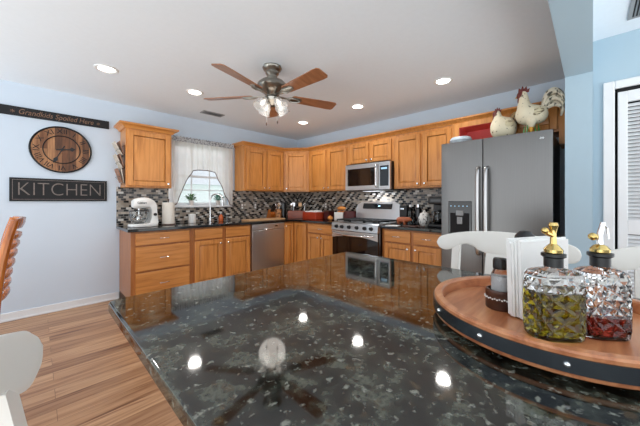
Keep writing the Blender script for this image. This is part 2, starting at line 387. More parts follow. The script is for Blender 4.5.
def text_mb(txt, size, depth, mat, shear=0.0, bold=0.0, width=None):
    cu = bpy.data.curves.new('t', 'FONT'); cu.body = txt; cu.size = size; cu.extrude = depth; cu.align_x = 'CENTER'; cu.align_y = 'CENTER'; cu.shear = shear; cu.offset = bold
    o = bpy.data.objects.new('t', cu); C.objects.link(o)
    dg = bpy.context.evaluated_depsgraph_get(); dg.update(); me = bpy.data.meshes.new_from_object(o.evaluated_get(dg))
    mb = MB(); T = mat
    if width:
        xs = [v.co.x for v in me.vertices]; k = width/(max(xs)-min(xs)); cx = (max(xs)+min(xs))/2
        T = mat @ Matrix.Diagonal((k,1,1,1)) @ Matrix.Translation((-cx,0,0))
    mb.mesh(me, T); bpy.data.objects.remove(o); bpy.data.meshes.remove(me); return mb
def blob_mesh(parts, voxel=0.006, smooth=10):
    """one continuous body from overlapping rounded limbs: (point, point, radius, radius)"""
    mb = MB()
    for p0, p1, r0, r1 in parts:
        p0, p1 = Vector(p0), Vector(p1)
        for k in range(9): mb.sphere(p0.lerp(p1, k/8), r0+(r1-r0)*k/8, seg=20)
    me = bpy.data.meshes.new('bl'); mb.bm.to_mesh(me); mb.bm.free(); o = bpy.data.objects.new('bl', me); C.objects.link(o)
    md = o.modifiers.new('r', 'REMESH'); md.mode = 'VOXEL'; md.voxel_size = voxel
    sm = o.modifiers.new('s', 'SMOOTH'); sm.iterations = smooth; sm.factor = 0.5
    dg = bpy.context.evaluated_depsgraph_get(); dg.update(); res = bpy.data.meshes.new_from_object(o.evaluated_get(dg))
    bpy.data.objects.remove(o); return res
def catmull(pts, n=8):
    P = [Vector(p) for p in pts]; out = []
    for i in range(len(P)-1):
        p0 = P[max(i-1,0)]; p1 = P[i]; p2 = P[i+1]; p3 = P[min(i+2,len(P)-1)]
        for k in range(n):
            t = k/n; out.append(0.5*((2*p1)+(-p0+p2)*t+(2*p0-5*p1+4*p2-p3)*t*t+(-p0+3*p1-3*p2+p3)*t**3))
    out.append(P[-1]); return out
RX = lambda a: Matrix.Rotation(a, 4, 'X')
RY = lambda a: Matrix.Rotation(a, 4, 'Y')
RZ = lambda a: Matrix.Rotation(a, 4, 'Z')
FACE_Y = RX(PI/2)                        # xy text -> upright, facing -y
WB = -PI/2                               # turn for things that stand along the right-hand wall

# ------------------------------------------------------------------ room shell
struct('floor', MB().box(-5.4,-6.0,-0.08, 0.15,0.15,0), 'floor')
struct('ceiling', MB().box(-5.4,-6.0,2.44, 0.15,0.15,2.54), 'ceiling')
WX0, WX1, WZ0, WZ1 = -2.32, -1.50, 1.16, 2.06
wl = MB(); wl.box(-5.4,0,0, WX0,0.14,2.44); wl.box(WX1,0,0, 0.14,0.14,2.44); wl.box(WX0,0,0, WX1,0.14,WZ0); wl.box(WX0,0,WZ1, WX1,0.14,2.44)
struct('wall_left', wl, 'wall')
struct('wall_right', MB().box(0,-6.0,0, 0.14,0,2.44), 'wall')
struct('wall_pillar', MB().box(-0.76,-4.245,0, -0.001,-4.088,2.195), 'wall_deep')
struct('wall_beam', MB().box(-5.4,-4.245,2.1955, -0.001,-4.088,2.4395), 'wall_deep')
DY0, DY1, DZ = -4.372, -5.20, 2.03
wc = MB(); wc.box(-0.70,-4.335,0, -0.58,-4.2455,2.4395); wc.box(-0.70,-6.0,0, -0.58,DY1-0.04,2.4395); wc.box(-0.70,DY1-0.04,DZ+0.04, -0.58,-4.335,2.4395)
struct('wall_closet', wc, 'wall_deep')
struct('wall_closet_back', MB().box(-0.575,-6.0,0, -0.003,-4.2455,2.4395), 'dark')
# skirting
bb = MB(); bb.box(-5.4,-0.014,0, -2.958,-0.0005,0.085, 0.003); bb.box(-5.4,-0.024,0, -2.958,-0.0145,0.02, 0.004)
struct('baseboard_left', bb, 'trim')
# tile behind the counters
ta = MB(); ta.box(-2.985,-0.012,0.9105, WX0-0.07,-0.0005,1.395); ta.box(WX0-0.07,-0.012,0.9105, WX1+0.07,-0.0005,1.125); ta.box(WX1+0.07,-0.012,0.9105, -0.013,-0.0005,1.395)
struct('trim_1', ta, 'tileA', smooth=0)
struct('trim_2', MB().box(-0.012,-3.10,0.9105, -0.0005,-0.0005,1.395), 'tileB', smooth=0)
# window
wn = bpy.data.objects.new('window_1', None); C.objects.link(wn); wn['kind'] = 'structure'; wn.location = (WX0,0,WZ0)
W_, H_ = WX1-WX0, WZ1-WZ0
fr = MB()
for a in ((0,0.03,0, 0.035,0.1,H_), (W_-0.035,0.03,0, W_,0.1,H_), (0.036,0.03,0, W_-0.036,0.1,0.035), (0.036,0.03,H_-0.035, W_-0.036,0.1,H_)): fr.box(*a, 0.003)
obj('window_frame', fr, 'trim', wn)
mu = MB()
for x in (0.27, 0.545): mu.box(x-0.008,0.055,0.036, x+0.008,0.075,H_-0.036)
for z in (0.225, 0.43, 0.66): mu.box(0.036,0.056,z-(0.016 if z == 0.43 else 0.008), W_-0.036,0.074,z+(0.016 if z == 0.43 else 0.008))
obj('muntins', mu, 'trim', wn)
obj('window_pane', MB().box(0.036,0.062,0.036, W_-0.036,0.066,H_-0.036), 'pane', wn)
obj('window_sill', MB().box(-0.06,-0.05,-0.035, W_+0.06,0.029,-0.0005, 0.006), 'trim', wn)
cs = MB()
cs.box(-0.07,-0.016,0.0, -0.0005,-0.0005,H_+0.07, 0.004); cs.box(W_+0.0005,-0.016,0.0, W_+0.07,-0.0005,H_+0.07, 0.004); cs.box(0.0,-0.016,H_+0.0005, W_,-0.0005,H_+0.07, 0.004)
obj('window_casing', cs, 'trim', wn)
# outside, seen washed out through the glass
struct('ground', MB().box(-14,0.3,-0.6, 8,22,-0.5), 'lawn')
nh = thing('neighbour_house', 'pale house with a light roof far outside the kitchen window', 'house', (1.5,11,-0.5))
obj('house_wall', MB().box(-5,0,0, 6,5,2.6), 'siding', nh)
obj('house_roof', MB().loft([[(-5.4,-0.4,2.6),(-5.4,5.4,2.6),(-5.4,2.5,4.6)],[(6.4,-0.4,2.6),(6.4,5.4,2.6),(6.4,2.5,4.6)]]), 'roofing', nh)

# closet door with louvres
dr = bpy.data.objects.new('door_1', None); C.objects.link(dr); dr['kind'] = 'structure'; dr.location = (-0.70,DY0,0)
dw = abs(DY1-DY0)
cs = MB(); cs.box(-0.022,0.012,0, -0.0005,0.072,DZ+0.07, 0.005); cs.box(-0.022,-dw-0.075,0, -0.0005,-dw-0.015,DZ+0.07, 0.005); cs.box(-0.022,-dw-0.0145,DZ+0.012, -0.0005,0.0115,DZ+0.07, 0.005)
obj('door_casing', cs, 'trim', dr)
for k in range(2):
    y1 = -0.004 - k*(dw/2); y0 = y1 - dw/2 + 0.006
    f = MB(); 
    f.box(0.004,y1-0.05,0.02, 0.036,y1,DZ-0.012, 0.003); f.box(0.004,y0,0.02, 0.036,y0+0.05,DZ-0.012, 0.003)
    for z0, z1 in ((0.02,0.15),(0.98,1.08),(DZ-0.09,DZ-0.012)): f.box(0.004,y0+0.05,z0, 0.036,y1-0.05,z1, 0.002)
    leaf = obj('door_leaf', f, 'trim', dr)
    sl = MB()
    z = 0.165
    while z < DZ-0.10:
        if not (0.965 < z < 1.09):
            b = bmesh.new(); bmesh.ops.create_cube(b, size=1); bmesh.ops.transform(b, matrix=Matrix.Diagonal((0.034,y1-y0-0.1,0.005,1)), verts=b.verts)
            sl.add(b, Matrix.Translation((0.02,(y0+y1)/2,z)) @ RY(math.radians(-42)))
        z += 0.0265
    obj('louvres', sl, 'trim', leaf)
obj('door_track', MB().box(0.0,-dw,DZ-0.008, 0.05,-0.002,DZ+0.011), 'dark', dr)

# ------------------------------------------------------------------ cabinets
def raised_door(x0, z0, x1, z1, yf, t=0.02, fw=0.058):
    """raised panel door in local xz, front face at yf (towards -y)"""
    mb = MB(); y0, y1 = yf, yf+t
    mb.box(x0,y0,z0, x0+fw,y1,z1, 0.004); mb.box(x1-fw,y0,z0, x1,y1,z1, 0.004)
    mb.box(x0+fw,y0,z0, x1-fw,y1,z0+fw, 0.004); mb.box(x0+fw,y0,z1-fw, x1-fw,y1,z1, 0.004)
    a, b_, c, d = x0+fw, z0+fw, x1-fw, z1-fw
    yi, yo, g = y0+0.012, y0+0.002, 0.03
    R = [[(a,yi,b_),(c,yi,b_),(c,yi,d),(a,yi,d)], [(a+.006,yi,b_+.006),(c-.006,yi,b_+.006),(c-.006,yi,d-.006),(a+.006,yi,d-.006)],
         [(a+g,yo,b_+g),(c-g,yo,b_+g),(c-g,yo,d-g),(a+g,yo,d-g)]]
    mb.loft(R); return mb
def knob_mb(x, y, z):
    return MB().lathe([(0.0,0.026),(0.010,0.025),(0.0145,0.019),(0.012,0.014),(0.006,0.011),(0.006,0.0)], (x,y,z), 16, RX(PI/2))
def pull_mb(x, y, z, w=0.1):
    return MB().tube(catmull([(x-w/2,y,z),(x-w/2+0.004,y-0.024,z),(x,y-0.03,z),(x+w/2-0.004,y-0.024,z),(x+w/2,y,z)],5), 0.005, 8)
def carcass(w, d, z0, z1, toe=0.0):
    return MB().box(0.0005,-d,z0, w-0.0005,-0.013,z1, 0.002)
def base_cab(label, loc, w, rz, fronts, d=0.60, end=None):
    t = thing('base_cabinet', label, 'cabinet', loc, rz, 'base cabinets')
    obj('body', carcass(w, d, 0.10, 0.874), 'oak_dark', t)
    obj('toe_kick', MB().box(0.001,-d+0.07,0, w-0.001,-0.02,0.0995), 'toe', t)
    yf = -d-0.0205
    for kind, x0, z0, x1, z1, hx in fronts:
        if kind == 'drawer':
            o = obj('drawer', MB().box(x0,yf,z0, x1,yf+0.02,z1, 0.007, 2), 'oak_h', t)
            if hx: obj('handle', pull_mb((x0+x1)/2, yf-0.0002, (z0+z1)/2), 'chrome', o)
        else:
            o = obj('door', raised_door(x0,z0,x1,z1,yf), 'oak', t)
            obj('knob', knob_mb(hx, yf, z1-0.05), 'chrome', o)
    return t
base_cab('honey oak three drawer base cabinet under the stand mixer', (-2.955,0,0), 0.665, 0,
    [('drawer',0.045,0.72,0.625,0.855,1), ('drawer',0.045,0.425,0.625,0.70,1), ('drawer',0.045,0.125,0.625,0.405,1)])
base_cab('honey oak sink base cabinet below the window with two doors', (-2.289,0,0), 0.846, 0,
    [('drawer',0.025,0.72,0.395,0.855,0), ('drawer',0.445,0.72,0.82,0.855,0), ('door',0.025,0.125,0.395,0.70,0.365), ('door',0.445,0.125,0.82,0.70,0.475)])
base_cab('honey oak base cabinet left of the stove, one drawer over two doors', (0,-0.935,0), 0.612, WB,
    [('drawer',0.03,0.72,0.585,0.855,1), ('door',0.03,0.125,0.298,0.70,0.268), ('door',0.316,0.125,0.585,0.70,0.346)])
base_cab('honey oak base cabinet between stove and fridge with two drawers', (0,-2.332,0), 0.76, WB,
    [('drawer',0.04,0.72,0.385,0.855,1), ('drawer',0.425,0.72,0.745,0.855,1), ('door',0.04,0.125,0.385,0.70,0.355), ('door',0.425,0.125,0.745,0.70,0.455)])
# corner base with a folding door
t = thing('corner_base_cabinet', 'honey oak corner base cabinet with folded double door beside dishwasher', 'cabinet', (-0.83,0,0), 0, 'base cabinets')
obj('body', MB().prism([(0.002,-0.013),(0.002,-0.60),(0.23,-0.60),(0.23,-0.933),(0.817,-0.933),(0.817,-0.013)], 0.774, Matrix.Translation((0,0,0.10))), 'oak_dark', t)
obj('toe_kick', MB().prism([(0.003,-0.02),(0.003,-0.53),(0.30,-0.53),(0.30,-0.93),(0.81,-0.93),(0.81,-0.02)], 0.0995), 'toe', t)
o = obj('door', raised_door(0.012,0.125,0.206,0.855,-0.6205, fw=0.045), 'oak', t); obj('knob', knob_mb(0.038,-0.6205,0.80), 'chrome', o)
mb = raised_door(0.0,0.125,0.29,0.855,0, fw=0.05); bmesh.ops.transform(mb.bm, matrix=Matrix.Translation((0.2095,-0.628,0)) @ RZ(WB), verts=mb.bm.verts)
obj('door', mb, 'oak', t)

def upper_cab(label, loc, w, rz, z0, z1, doors, d=0.31, knobside=None, name='wall_cabinet'):
    t = thing(name, label, 'cabinet', loc, rz, 'wall cabinets')
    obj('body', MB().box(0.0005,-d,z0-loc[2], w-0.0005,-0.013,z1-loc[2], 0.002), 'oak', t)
    yf = -d-0.0205
    for x0, x1, hx in doors:
        o = obj('door', raised_door(x0,z0+0.02-loc[2],x1,z1-0.035-loc[2],yf), 'oak', t)
        obj('knob', knob_mb(hx,yf,z0+0.055-loc[2]), 'chrome', o)
    return t
ZU, ZT = 1.385, 2.10
CR = [(0,0),(0.012,0),(0.018,0.018),(0.036,0.034),(0.052,0.04),(0.052,0.056),(0,0.056)]   # crown profile (out, up)
def crown(path, prof=CR, z=ZT):
    """mitred moulding along a plan path; outward is to the right of the direction of travel"""
    P = [Vector((x,y)) for x,y in path]; rings = []
    for i, p in enumerate(P):
        d0 = (P[i]-P[i-1]).normalized() if i else (P[1]-P[0]).normalized(); d1 = (P[i+1]-P[i]).normalized() if i < len(P)-1 else d0
        n0 = Vector((d0.y,-d0.x)); n1 = Vector((d1.y,-d1.x)); mt = (n0+n1); mt = mt/ (1+n0.dot(n1))
        rings.append([(p.x+mt.x*o_, p.y+mt.y*o_, z+u) for o_, u in prof])
    return MB().loft(rings)
t = upper_cab('single door honey oak wall cabinet above the stand mixer', (-2.945,0,ZU), 0.50, 0, ZU, ZT, [(0.018,0.482,0.452)])
mb = crown([(0,-0.013),(0,-0.31),(0.50,-0.31),(0.50,-0.013)], [(a*1.35,b*1.1) for a, b in CR], ZT-ZU-0.015)
mb.box(0.001,-0.309,ZT-ZU+0.0005, 0.499,-0.014,ZT-ZU+0.04)
obj('crown_moulding', mb, 'oak_h', t)
upper_cab('two door honey oak wall cabinet right of the window', (-1.385,0,ZU), 0.783, 0, ZU, ZT, [(0.035,0.40,0.37), (0.43,0.765,0.46)])
upper_cab('two door honey oak wall cabinet left of the microwave', (0,-0.662,ZU), 0.898, WB, ZU, ZT, [(0.03,0.42,0.395), (0.47,0.865,0.50)])
upper_cab('short two door honey oak cabinet over the microwave', (0,-1.561,1.76), 0.77, WB, 1.76, ZT, [(0.03,0.37,0.345), (0.40,0.74,0.425)])
upper_cab('two door honey oak wall cabinet between microwave and fridge', (0,-2.332,ZU), 0.765, WB, ZU, ZT, [(0.02,0.375,0.345), (0.405,0.748,0.435)])
# diagonal corner wall cabinet
t = thing('corner_wall_cabinet', 'diagonal honey oak wall cabinet filling the room corner', 'cabinet', (-0.6,0,ZU), 0, 'wall cabinets')
obj('body', MB().prism([(0.0,-0.013),(0.0,-0.31),(0.29,-0.660),(0.587,-0.660),(0.587,-0.013)], ZT-ZU), 'oak', t)
ang = math.atan2(-0.35,0.29); L = math.hypot(0.29,0.35)
mb = raised_door(0.035,0.02,L-0.035,ZT-ZU-0.035,-0.0205); bmesh.ops.transform(mb.bm, matrix=Matrix.Translation((0,-0.31,0)) @ RZ(ang), verts=mb.bm.verts)
o = obj('door', mb, 'oak', t)
mb = knob_mb(0.065,-0.0205,0.055); bmesh.ops.transform(mb.bm, matrix=Matrix.Translation((0,-0.31,0)) @ RZ(ang), verts=mb.bm.verts); obj('knob', mb, 'chrome', o)
# open cubby cabinet over the fridge
t = thing('over_fridge_cabinet', 'honey oak cabinet over the fridge with open red lined cubby', 'cabinet', (0,-3.0985,1.86), WB, 'wall cabinets')
h = ZT-1.86; w_ = 0.973
mb = MB()
mb.box(0.0005,-0.33,0, 0.065,-0.013,h, 0.002); mb.box(0.46,-0.33,0, 0.55,-0.013,h, 0.002); mb.box(0.065,-0.33,h-0.05, 0.46,-0.013,h); mb.box(0.065,-0.33,0, 0.46,-0.013,0.03)
mb.box(0.55,-0.325,0, 0.925,-0.013,h, 0.002); mb.box(0.926,-0.34,-0.12, w_,-0.013,h, 0.002)
obj('body', mb, 'oak', t)
mb = MB(); mb.box(0.066,-0.06,0.031, 0.459,-0.05,h-0.051); mb.box(0.0655,-0.32,h-0.054, 0.4595,-0.06,h-0.0505); mb.box(0.0655,-0.32,0.031, 0.068,-0.06,h-0.055); mb.box(0.457,-0.32,0.031, 0.4595,-0.06,h-0.055)
obj('cubby_lining', mb, 'red', t)
o = obj('door', raised_door(0.56,0.02,0.915,h-0.02,-0.3455), 'oak', t)
# crown along the whole run of cabinets in the corner
cp = [(-1.385,-0.013),(-1.385,-0.31),(-0.6,-0.31),(-0.31,-0.66),(-0.31,-4.0715)]
mb = crown(cp, z=ZT+0.0005)
o = tag(obj('crown_moulding', mb, 'oak_h'), 'long honey oak crown moulding on top of the corner run of cabinets', 'moulding')

# worktops
def worktop(pts, bev=0.006):
    return MB().prism(pts, 0.035, Matrix.Translation((0,0,0.875)), bev)
tag(obj('countertop', worktop([(-2.99,-0.0125),(-2.99,-0.645),(-0.645,-0.645),(-0.645,-1.546),(-0.0125,-1.546),(-0.0125,-0.0125)]), 'worktop'), 'dark granite worktop running below the window and round the corner', 'countertop')
tag(obj('countertop', worktop([(-0.645,-2.332),(-0.645,-3.085),(-0.0125,-3.085),(-0.0125,-2.332)]), 'worktop'), 'short dark granite worktop between the stove and the fridge', 'countertop')

# ------------------------------------------------------------------ appliances
# dishwasher
t = thing('dishwasher', 'stainless steel dishwasher between sink cabinet and corner cabinet', 'dishwasher', (-1.441,0,0))
obj('body', MB().box(0.002,-0.58,0.02, 0.608,-0.02,0.872), 'black', t)
obj('door', MB().box(0.004,-0.63,0.115, 0.606,-0.581,0.775, 0.006, 2), 'steel', t)
o = obj('control_panel', MB().box(0.004,-0.635,0.779, 0.606,-0.581,0.868, 0.006, 2), 'steel', t)
obj('display', MB().box(0.42,-0.6365,0.815, 0.47,-0.6352,0.835), 'blackgloss', o)
obj('handle', MB().tube(catmull([(0.22,-0.634,0.79),(0.24,-0.652,0.785),(0.31,-0.656,0.782),(0.38,-0.652,0.785),(0.40,-0.634,0.79)],5), 0.008), 'steel_bright', t)
obj('toe_kick', MB().box(0.004,-0.55,0, 0.606,-0.5805+0.06,0.0195), 'black', t)
# range
t = thing('stove', 'freestanding stainless gas stove with black oven door', 'stove', (0,-1.551,0), WB)
obj('body', MB().box(0.004,-0.645,0.03, 0.774,-0.02,0.895, 0.004), 'blackgloss', t)
mb = MB()
for x in (0.06,0.72):
    for y in (-0.58,-0.08): mb.cyl((x,y,0),(x,y,0.03),0.02)
obj('foot', mb, 'black', t)
dr_ = obj('oven_door', MB().box(0.006,-0.688,0.20, 0.772,-0.6455,0.805, 0.006, 2), 'blackgloss', t)
n = 24; P_ = [(0.006,0.802),(0.772,0.802)]
for i in range(n+1):
    u = i/n; x = 0.772-u*0.766; P_.append((x, 0.705+0.04*(1-(2*u-1)**2)))
obj('door_trim', MB().prism(P_, 0.006, Matrix.Translation((0,-0.688,0)) @ FACE_Y), 'steel', dr_)
obj('handle', MB().tube(catmull([(0.06,-0.693,0.775),(0.062,-0.735,0.77),(0.2,-0.75,0.762),(0.389,-0.755,0.757),(0.578,-0.75,0.762),(0.716,-0.735,0.77),(0.718,-0.693,0.775)],6), 0.012, 12), 'steel_bright', dr_)
obj('storage_drawer', MB().box(0.006,-0.685,0.04, 0.772,-0.6455,0.19, 0.006, 2), 'steel', t)
cp_ = obj('control_panel', MB().loft([[(x,-0.6455,0.812),(x,-0.705,0.812),(x,-0.69,0.915),(x,-0.6455,0.925)] for x in (0.003,0.775)]), 'steel', t)
for x in (0.10,0.20,0.325,0.455,0.58,0.68):
    k = MB().lathe([(0,0.034),(0.018,0.033),(0.021,0.026),(0.022,0.004),(0.026,0.0),(0,0)], (x,-0.6985,0.862), 20, RX(PI/2-0.14))
    k.box(x-0.004,-0.738,0.846, x+0.004,-0.728,0.886, 0.002)
    o = obj('knob', k, 'black', cp_)
obj('cooktop', MB().box(0.004,-0.644,0.8955, 0.774,-0.13,0.925, 0.006, 2), 'steel', t)
for i in range(3):
    x0 = 0.03+i*0.243; g = MB()
    for x in (x0, x0+0.11, x0+0.22): g.box(x,-0.62,0.944, x+0.012,-0.16,0.960, 0.002)
    for y in (-0.62,-0.50,-0.385,-0.27,-0.172): g.box(x0,y,0.944, x0+0.232,y+0.012,0.960, 0.002)
    for x in (x0, x0+0.22):
        for y in (-0.62,-0.172): g.box(x,y,0.9255, x+0.012,y+0.012,0.944)
    obj('grate', g, 'iron', t)
for x, y in ((0.14,-0.52),(0.14,-0.26),(0.39,-0.39),(0.63,-0.52),(0.63,-0.26)):
    obj('burner', MB().lathe([(0,0.016),(0.03,0.016),(0.036,0.01),(0.045,0.008),(0.045,0.0),(0,0)], (x,y,0.9255), 20), 'iron', t)
bgd = obj('backguard', MB().loft([[(0.01,y0_,0.8965),(0.768,y0_,0.8965),(0.768,y1_,1.10),(0.755,y2_,1.17),(0.68,y2_,1.205),(0.389,y2_,1.215),(0.10,y2_,1.205),(0.023,y2_,1.17),(0.01,y1_,1.10)] for y0_, y1_, y2_ in ((-0.125,-0.125,-0.09),(-0.02,-0.02,-0.02))]), 'steel', t)
T = Matrix.Translation((0.389,-0.1135,1.143)) @ RX(-0.31)
obj('display', MB().box(-0.25,-0.004,-0.042, 0.25,0.004,0.042, 0.006, 2, mat=T), 'blackgloss', bgd)
obj('clock_digits', MB().box(0.02,-0.0052,-0.008, 0.06,-0.0041,0.008, mat=T), 'display', bgd)
# microwave
t = thing('microwave', 'over the range stainless microwave hanging above the stove', 'microwave', (0,-1.565,1.365), WB)
obj('body', MB().box(0.003,-0.365,0.0, 0.762,-0.014,0.393, 0.003), 'black', t)
d_ = obj('door', MB().box(0.003,-0.405,0.012, 0.585,-0.3655,0.39, 0.006, 2), 'steel', t)
obj('window', MB().box(0.05,-0.408,0.075, 0.535,-0.4052,0.325, 0.002), 'blackgloss', d_)
obj('handle', MB().tube(catmull([(0.565,-0.405,0.05),(0.565,-0.44,0.06),(0.565,-0.445,0.2),(0.565,-0.44,0.34),(0.565,-0.405,0.35)],5), 0.011, 10), 'steel_bright', d_)
c_ = obj('control_panel', MB().box(0.588,-0.405,0.012, 0.762,-0.3655,0.39, 0.006, 2), 'steel', t)
obj('keypad', MB().box(0.61,-0.4075,0.06, 0.742,-0.4052,0.335, 0.002), 'blackgloss', c_)
obj('display', MB().box(0.63,-0.4088,0.285, 0.72,-0.4078,0.31), 'display', c_)
obj('vent_grille', MB().box(0.02,-0.40,0.3935, 0.745,-0.30,0.397), 'black', t)
lm = obj('work_light', MB().box(0.25,-0.30,-0.004, 0.52,-0.12,-0.0005), emit('hood_lamp', (0.9,0.95,1,1), 1.4), t)
ld = bpy.data.lights.new('hood_light', 'AREA'); ld.energy = 5.0; ld.size = 0.25; ld.color = (0.86,0.93,1.0)
lo = bpy.data.objects.new('hood_light', ld); C.objects.link(lo); lo.parent = t; lo.location = (0.39,-0.2,-0.012)
# fridge
FX = -0.645
t = thing('refrigerator', 'tall grey stainless side by side fridge with ice dispenser', 'refrigerator', (0,-3.105,0), WB)
obj('body', MB().box(0.004,-0.645,0.02, 0.906,-0.03,1.785, 0.004), 'black', t)
obj('base_grille', MB().box(0.01,-0.66,0.01, 0.90,-0.6455,0.075), 'black', t)
mb = MB()
for x in (0.06,0.85):
    for y in (-0.6,-0.08): mb.cyl((x,y,0),(x,y,0.0195),0.02)
obj('foot', mb, 'black', t)
def fridge_door(x0, x1, sgn):
    n = 10; pts = [(x0,0.0),(x1,0.0)]; front = []
    for i in range(n+1):
        u = i/n; front.append((x1-(x1-x0)*u, -0.058-0.012*(1-abs(2*u-1)**3)))
    return MB().prism(pts+front, 1.73, Matrix.Translation((0,-0.6465,0.085)), 0.004)
ld_ = obj('freezer_door', fridge_door(0.004,0.388,0), 'steel_fridge', t)
rd_ = obj('fridge_door', fridge_door(0.394,0.906,0), 'steel_fridge', t)
FYF = -0.6465-0.070
for x, par in ((0.360,ld_),(0.428,rd_)):
    h_ = MB().tube(catmull([(x,FYF+0.004,0.715),(x,FYF-0.04,0.74),(x,FYF-0.052,0.9),(x,FYF-0.055,1.12),(x,FYF-0.052,1.35),(x,FYF-0.04,1.51),(x,FYF+0.004,1.535)],6), 0.0165, 12)
    obj('handle', h_, 'steel', par)
dp = obj('dispenser', MB().box(0.078,FYF-0.004,0.885, 0.30,FYF+0.02,1.22, 0.008, 2), 'blackgloss', ld_)
obj('dispenser_recess', MB().box(0.10,FYF-0.0055,0.90, 0.278,FYF-0.0045,1.10), 'dark', ld_)
mb = MB()
for i in range(5): mb.box(0.10+i*0.038,FYF-0.006,1.165, 0.112+i*0.038,FYF-0.0045,1.173)
obj('dispenser_icons', mb, 'display', ld_)
obj('ice_paddle', MB().box(0.165,FYF-0.012,0.99, 0.215,FYF-0.006,1.06, 0.004).box(0.155,FYF-0.01,1.075, 0.225,FYF-0.006,1.125, 0.003), 'vent', ld_)
obj('badge', text_mb('Frigidaire', 0.03, 0.0008, Matrix.Translation((0.80,FYF+0.0045,1.752)) @ FACE_Y, 0.2, width=0.10), 'chrome', rd_)

# ------------------------------------------------------------------ island
IX0, IX1, IY0, IY1 = -3.53, -2.335, -5.7, -3.16
ti = thing('kitchen_island', 'large dark granite topped island in the foreground', 'island', (-2.95,-4.4,0))
ox, oy = -2.95, -4.4
def rrect(x0, y0, x1, y1, r, n=6):
    out = []
    for cx, cy, a0 in ((x1-r,y1-r,0),(x0+r,y1-r,PI/2),(x0+r,y0+r,PI),(x1-r,y0+r,1.5*PI)):
        for i in range(n+1): a = a0+PI/2*i/n; out.append((cx+r*math.cos(a), cy+r*math.sin(a)))
    return out
obj('top', MB().prism(rrect(IX0-ox,IY0-oy,IX1-ox,IY1-oy,0.03), 0.034, Matrix.Translation((0,0,0.876)), 0.008), 'granite', ti)
obj('base', MB().box(-3.16-ox,-5.5-oy,0.09, -2.72-ox,-3.5-oy,0.8755, 0.003), 'oak_dark', ti)
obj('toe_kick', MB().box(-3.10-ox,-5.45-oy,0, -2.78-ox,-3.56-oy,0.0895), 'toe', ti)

# serving tray made like a barrel head
TR = 0.256
t = thing('serving_tray', 'round wooden barrel tray with black riveted metal band on the island', 'tray', (-2.804,-4.162,0.91))
obj('turntable_base', MB().cyl((0,0,0),(0,0,0.0115),0.14,0.14,40), 'black', t)
obj('tray_floor', MB().lathe([(0,0.012),(TR-0.022,0.012),(TR-0.022,0.028),(0,0.028)], seg=72), 'rimwood', t)
obj('rim', MB().lathe([(TR-0.0215,0.012),(TR-0.002,0.012),(TR,0.015),(TR,0.054),(TR-0.003,0.058),(TR-0.018,0.058),(TR-0.0215,0.054),(TR-0.0215,0.012)], seg=96), 'rimwood', t)
bnd = obj('metal_band', MB().lathe([(TR+0.0004,0.021),(TR+0.003,0.021),(TR+0.003,0.048),(TR+0.0004,0.048),(TR+0.0004,0.021)], seg=96), 'bandsteel', t)
for i in range(12):
    a = math.radians(11+30*i)
    obj('rivet', MB().sphere(((TR+0.0032)*math.cos(a),(TR+0.0032)*math.sin(a),0.0345), 0.0055, seg=10), 'chrome', bnd)

TZ = 0.91+0.028
fdir = (math.cos(TH), math.sin(TH)); rdir = (math.sin(TH), -math.cos(TH))
def diamond_bottle(w, d, h, n=12, rows=4, amp=0.0065):
    """oval bottle body with diamond cut facets"""
    cols = 2*n; zb = 0.006; R = []
    def ov(a, k, z):
        e = 0.62
        c, s_ = math.cos(a), math.sin(a)
        return (math.copysign(abs(c)**e, c)*w/2*k, math.copysign(abs(s_)**e, s_)*d/2*k, z)
    R.append([ov(2*PI*i/cols, 0.80, 0) for i in range(cols)])
    R.append([ov(2*PI*i/cols, 0.93, 0.003) for i in range(cols)])
    nr = rows*2
    for j in range(nr+1):
        z = zb+(h-zb)*j/nr
        ring = []
        for i in range(cols):
            k = 1.0 if (i+j) % 2 == 0 else 1.0-2*amp/min(w,d)
            if j in (0, nr): k = 0.96
            ring.append(ov(2*PI*i/cols, k, z))
        R.append(ring)
    for k, z in ((0.90,h+0.006),(0.70,h+0.011),(0.45,h+0.014),(0.22,h+0.017)): R.append([ov(2*PI*i/cols, k, z) for i in range(cols)])
    mb = MB(); b = bmesh.new(); V = [[b.verts.new(p) for p in r] for r in R]
    for j, (a, c) in enumerate(zip(V, V[1:])):
        for i in range(cols):
            q = (a[i], a[(i+1)%cols], c[(i+1)%cols], c[i])
            if 2 <= j < nr+2:
                if (i+j) % 2 == 0: b.faces.new((q[0],q[1],q[2])); b.faces.new((q[0],q[2],q[3]))
                else: b.faces.new((q[0],q[1],q[3])); b.faces.new((q[1],q[2],q[3]))
            else: b.faces.new(q)
    b.faces.new(V[0][::-1]); b.faces.new(V[-1]); bmesh.ops.recalc_face_normals(b, faces=b.faces)
    mb.add(b)
    return mb, ov
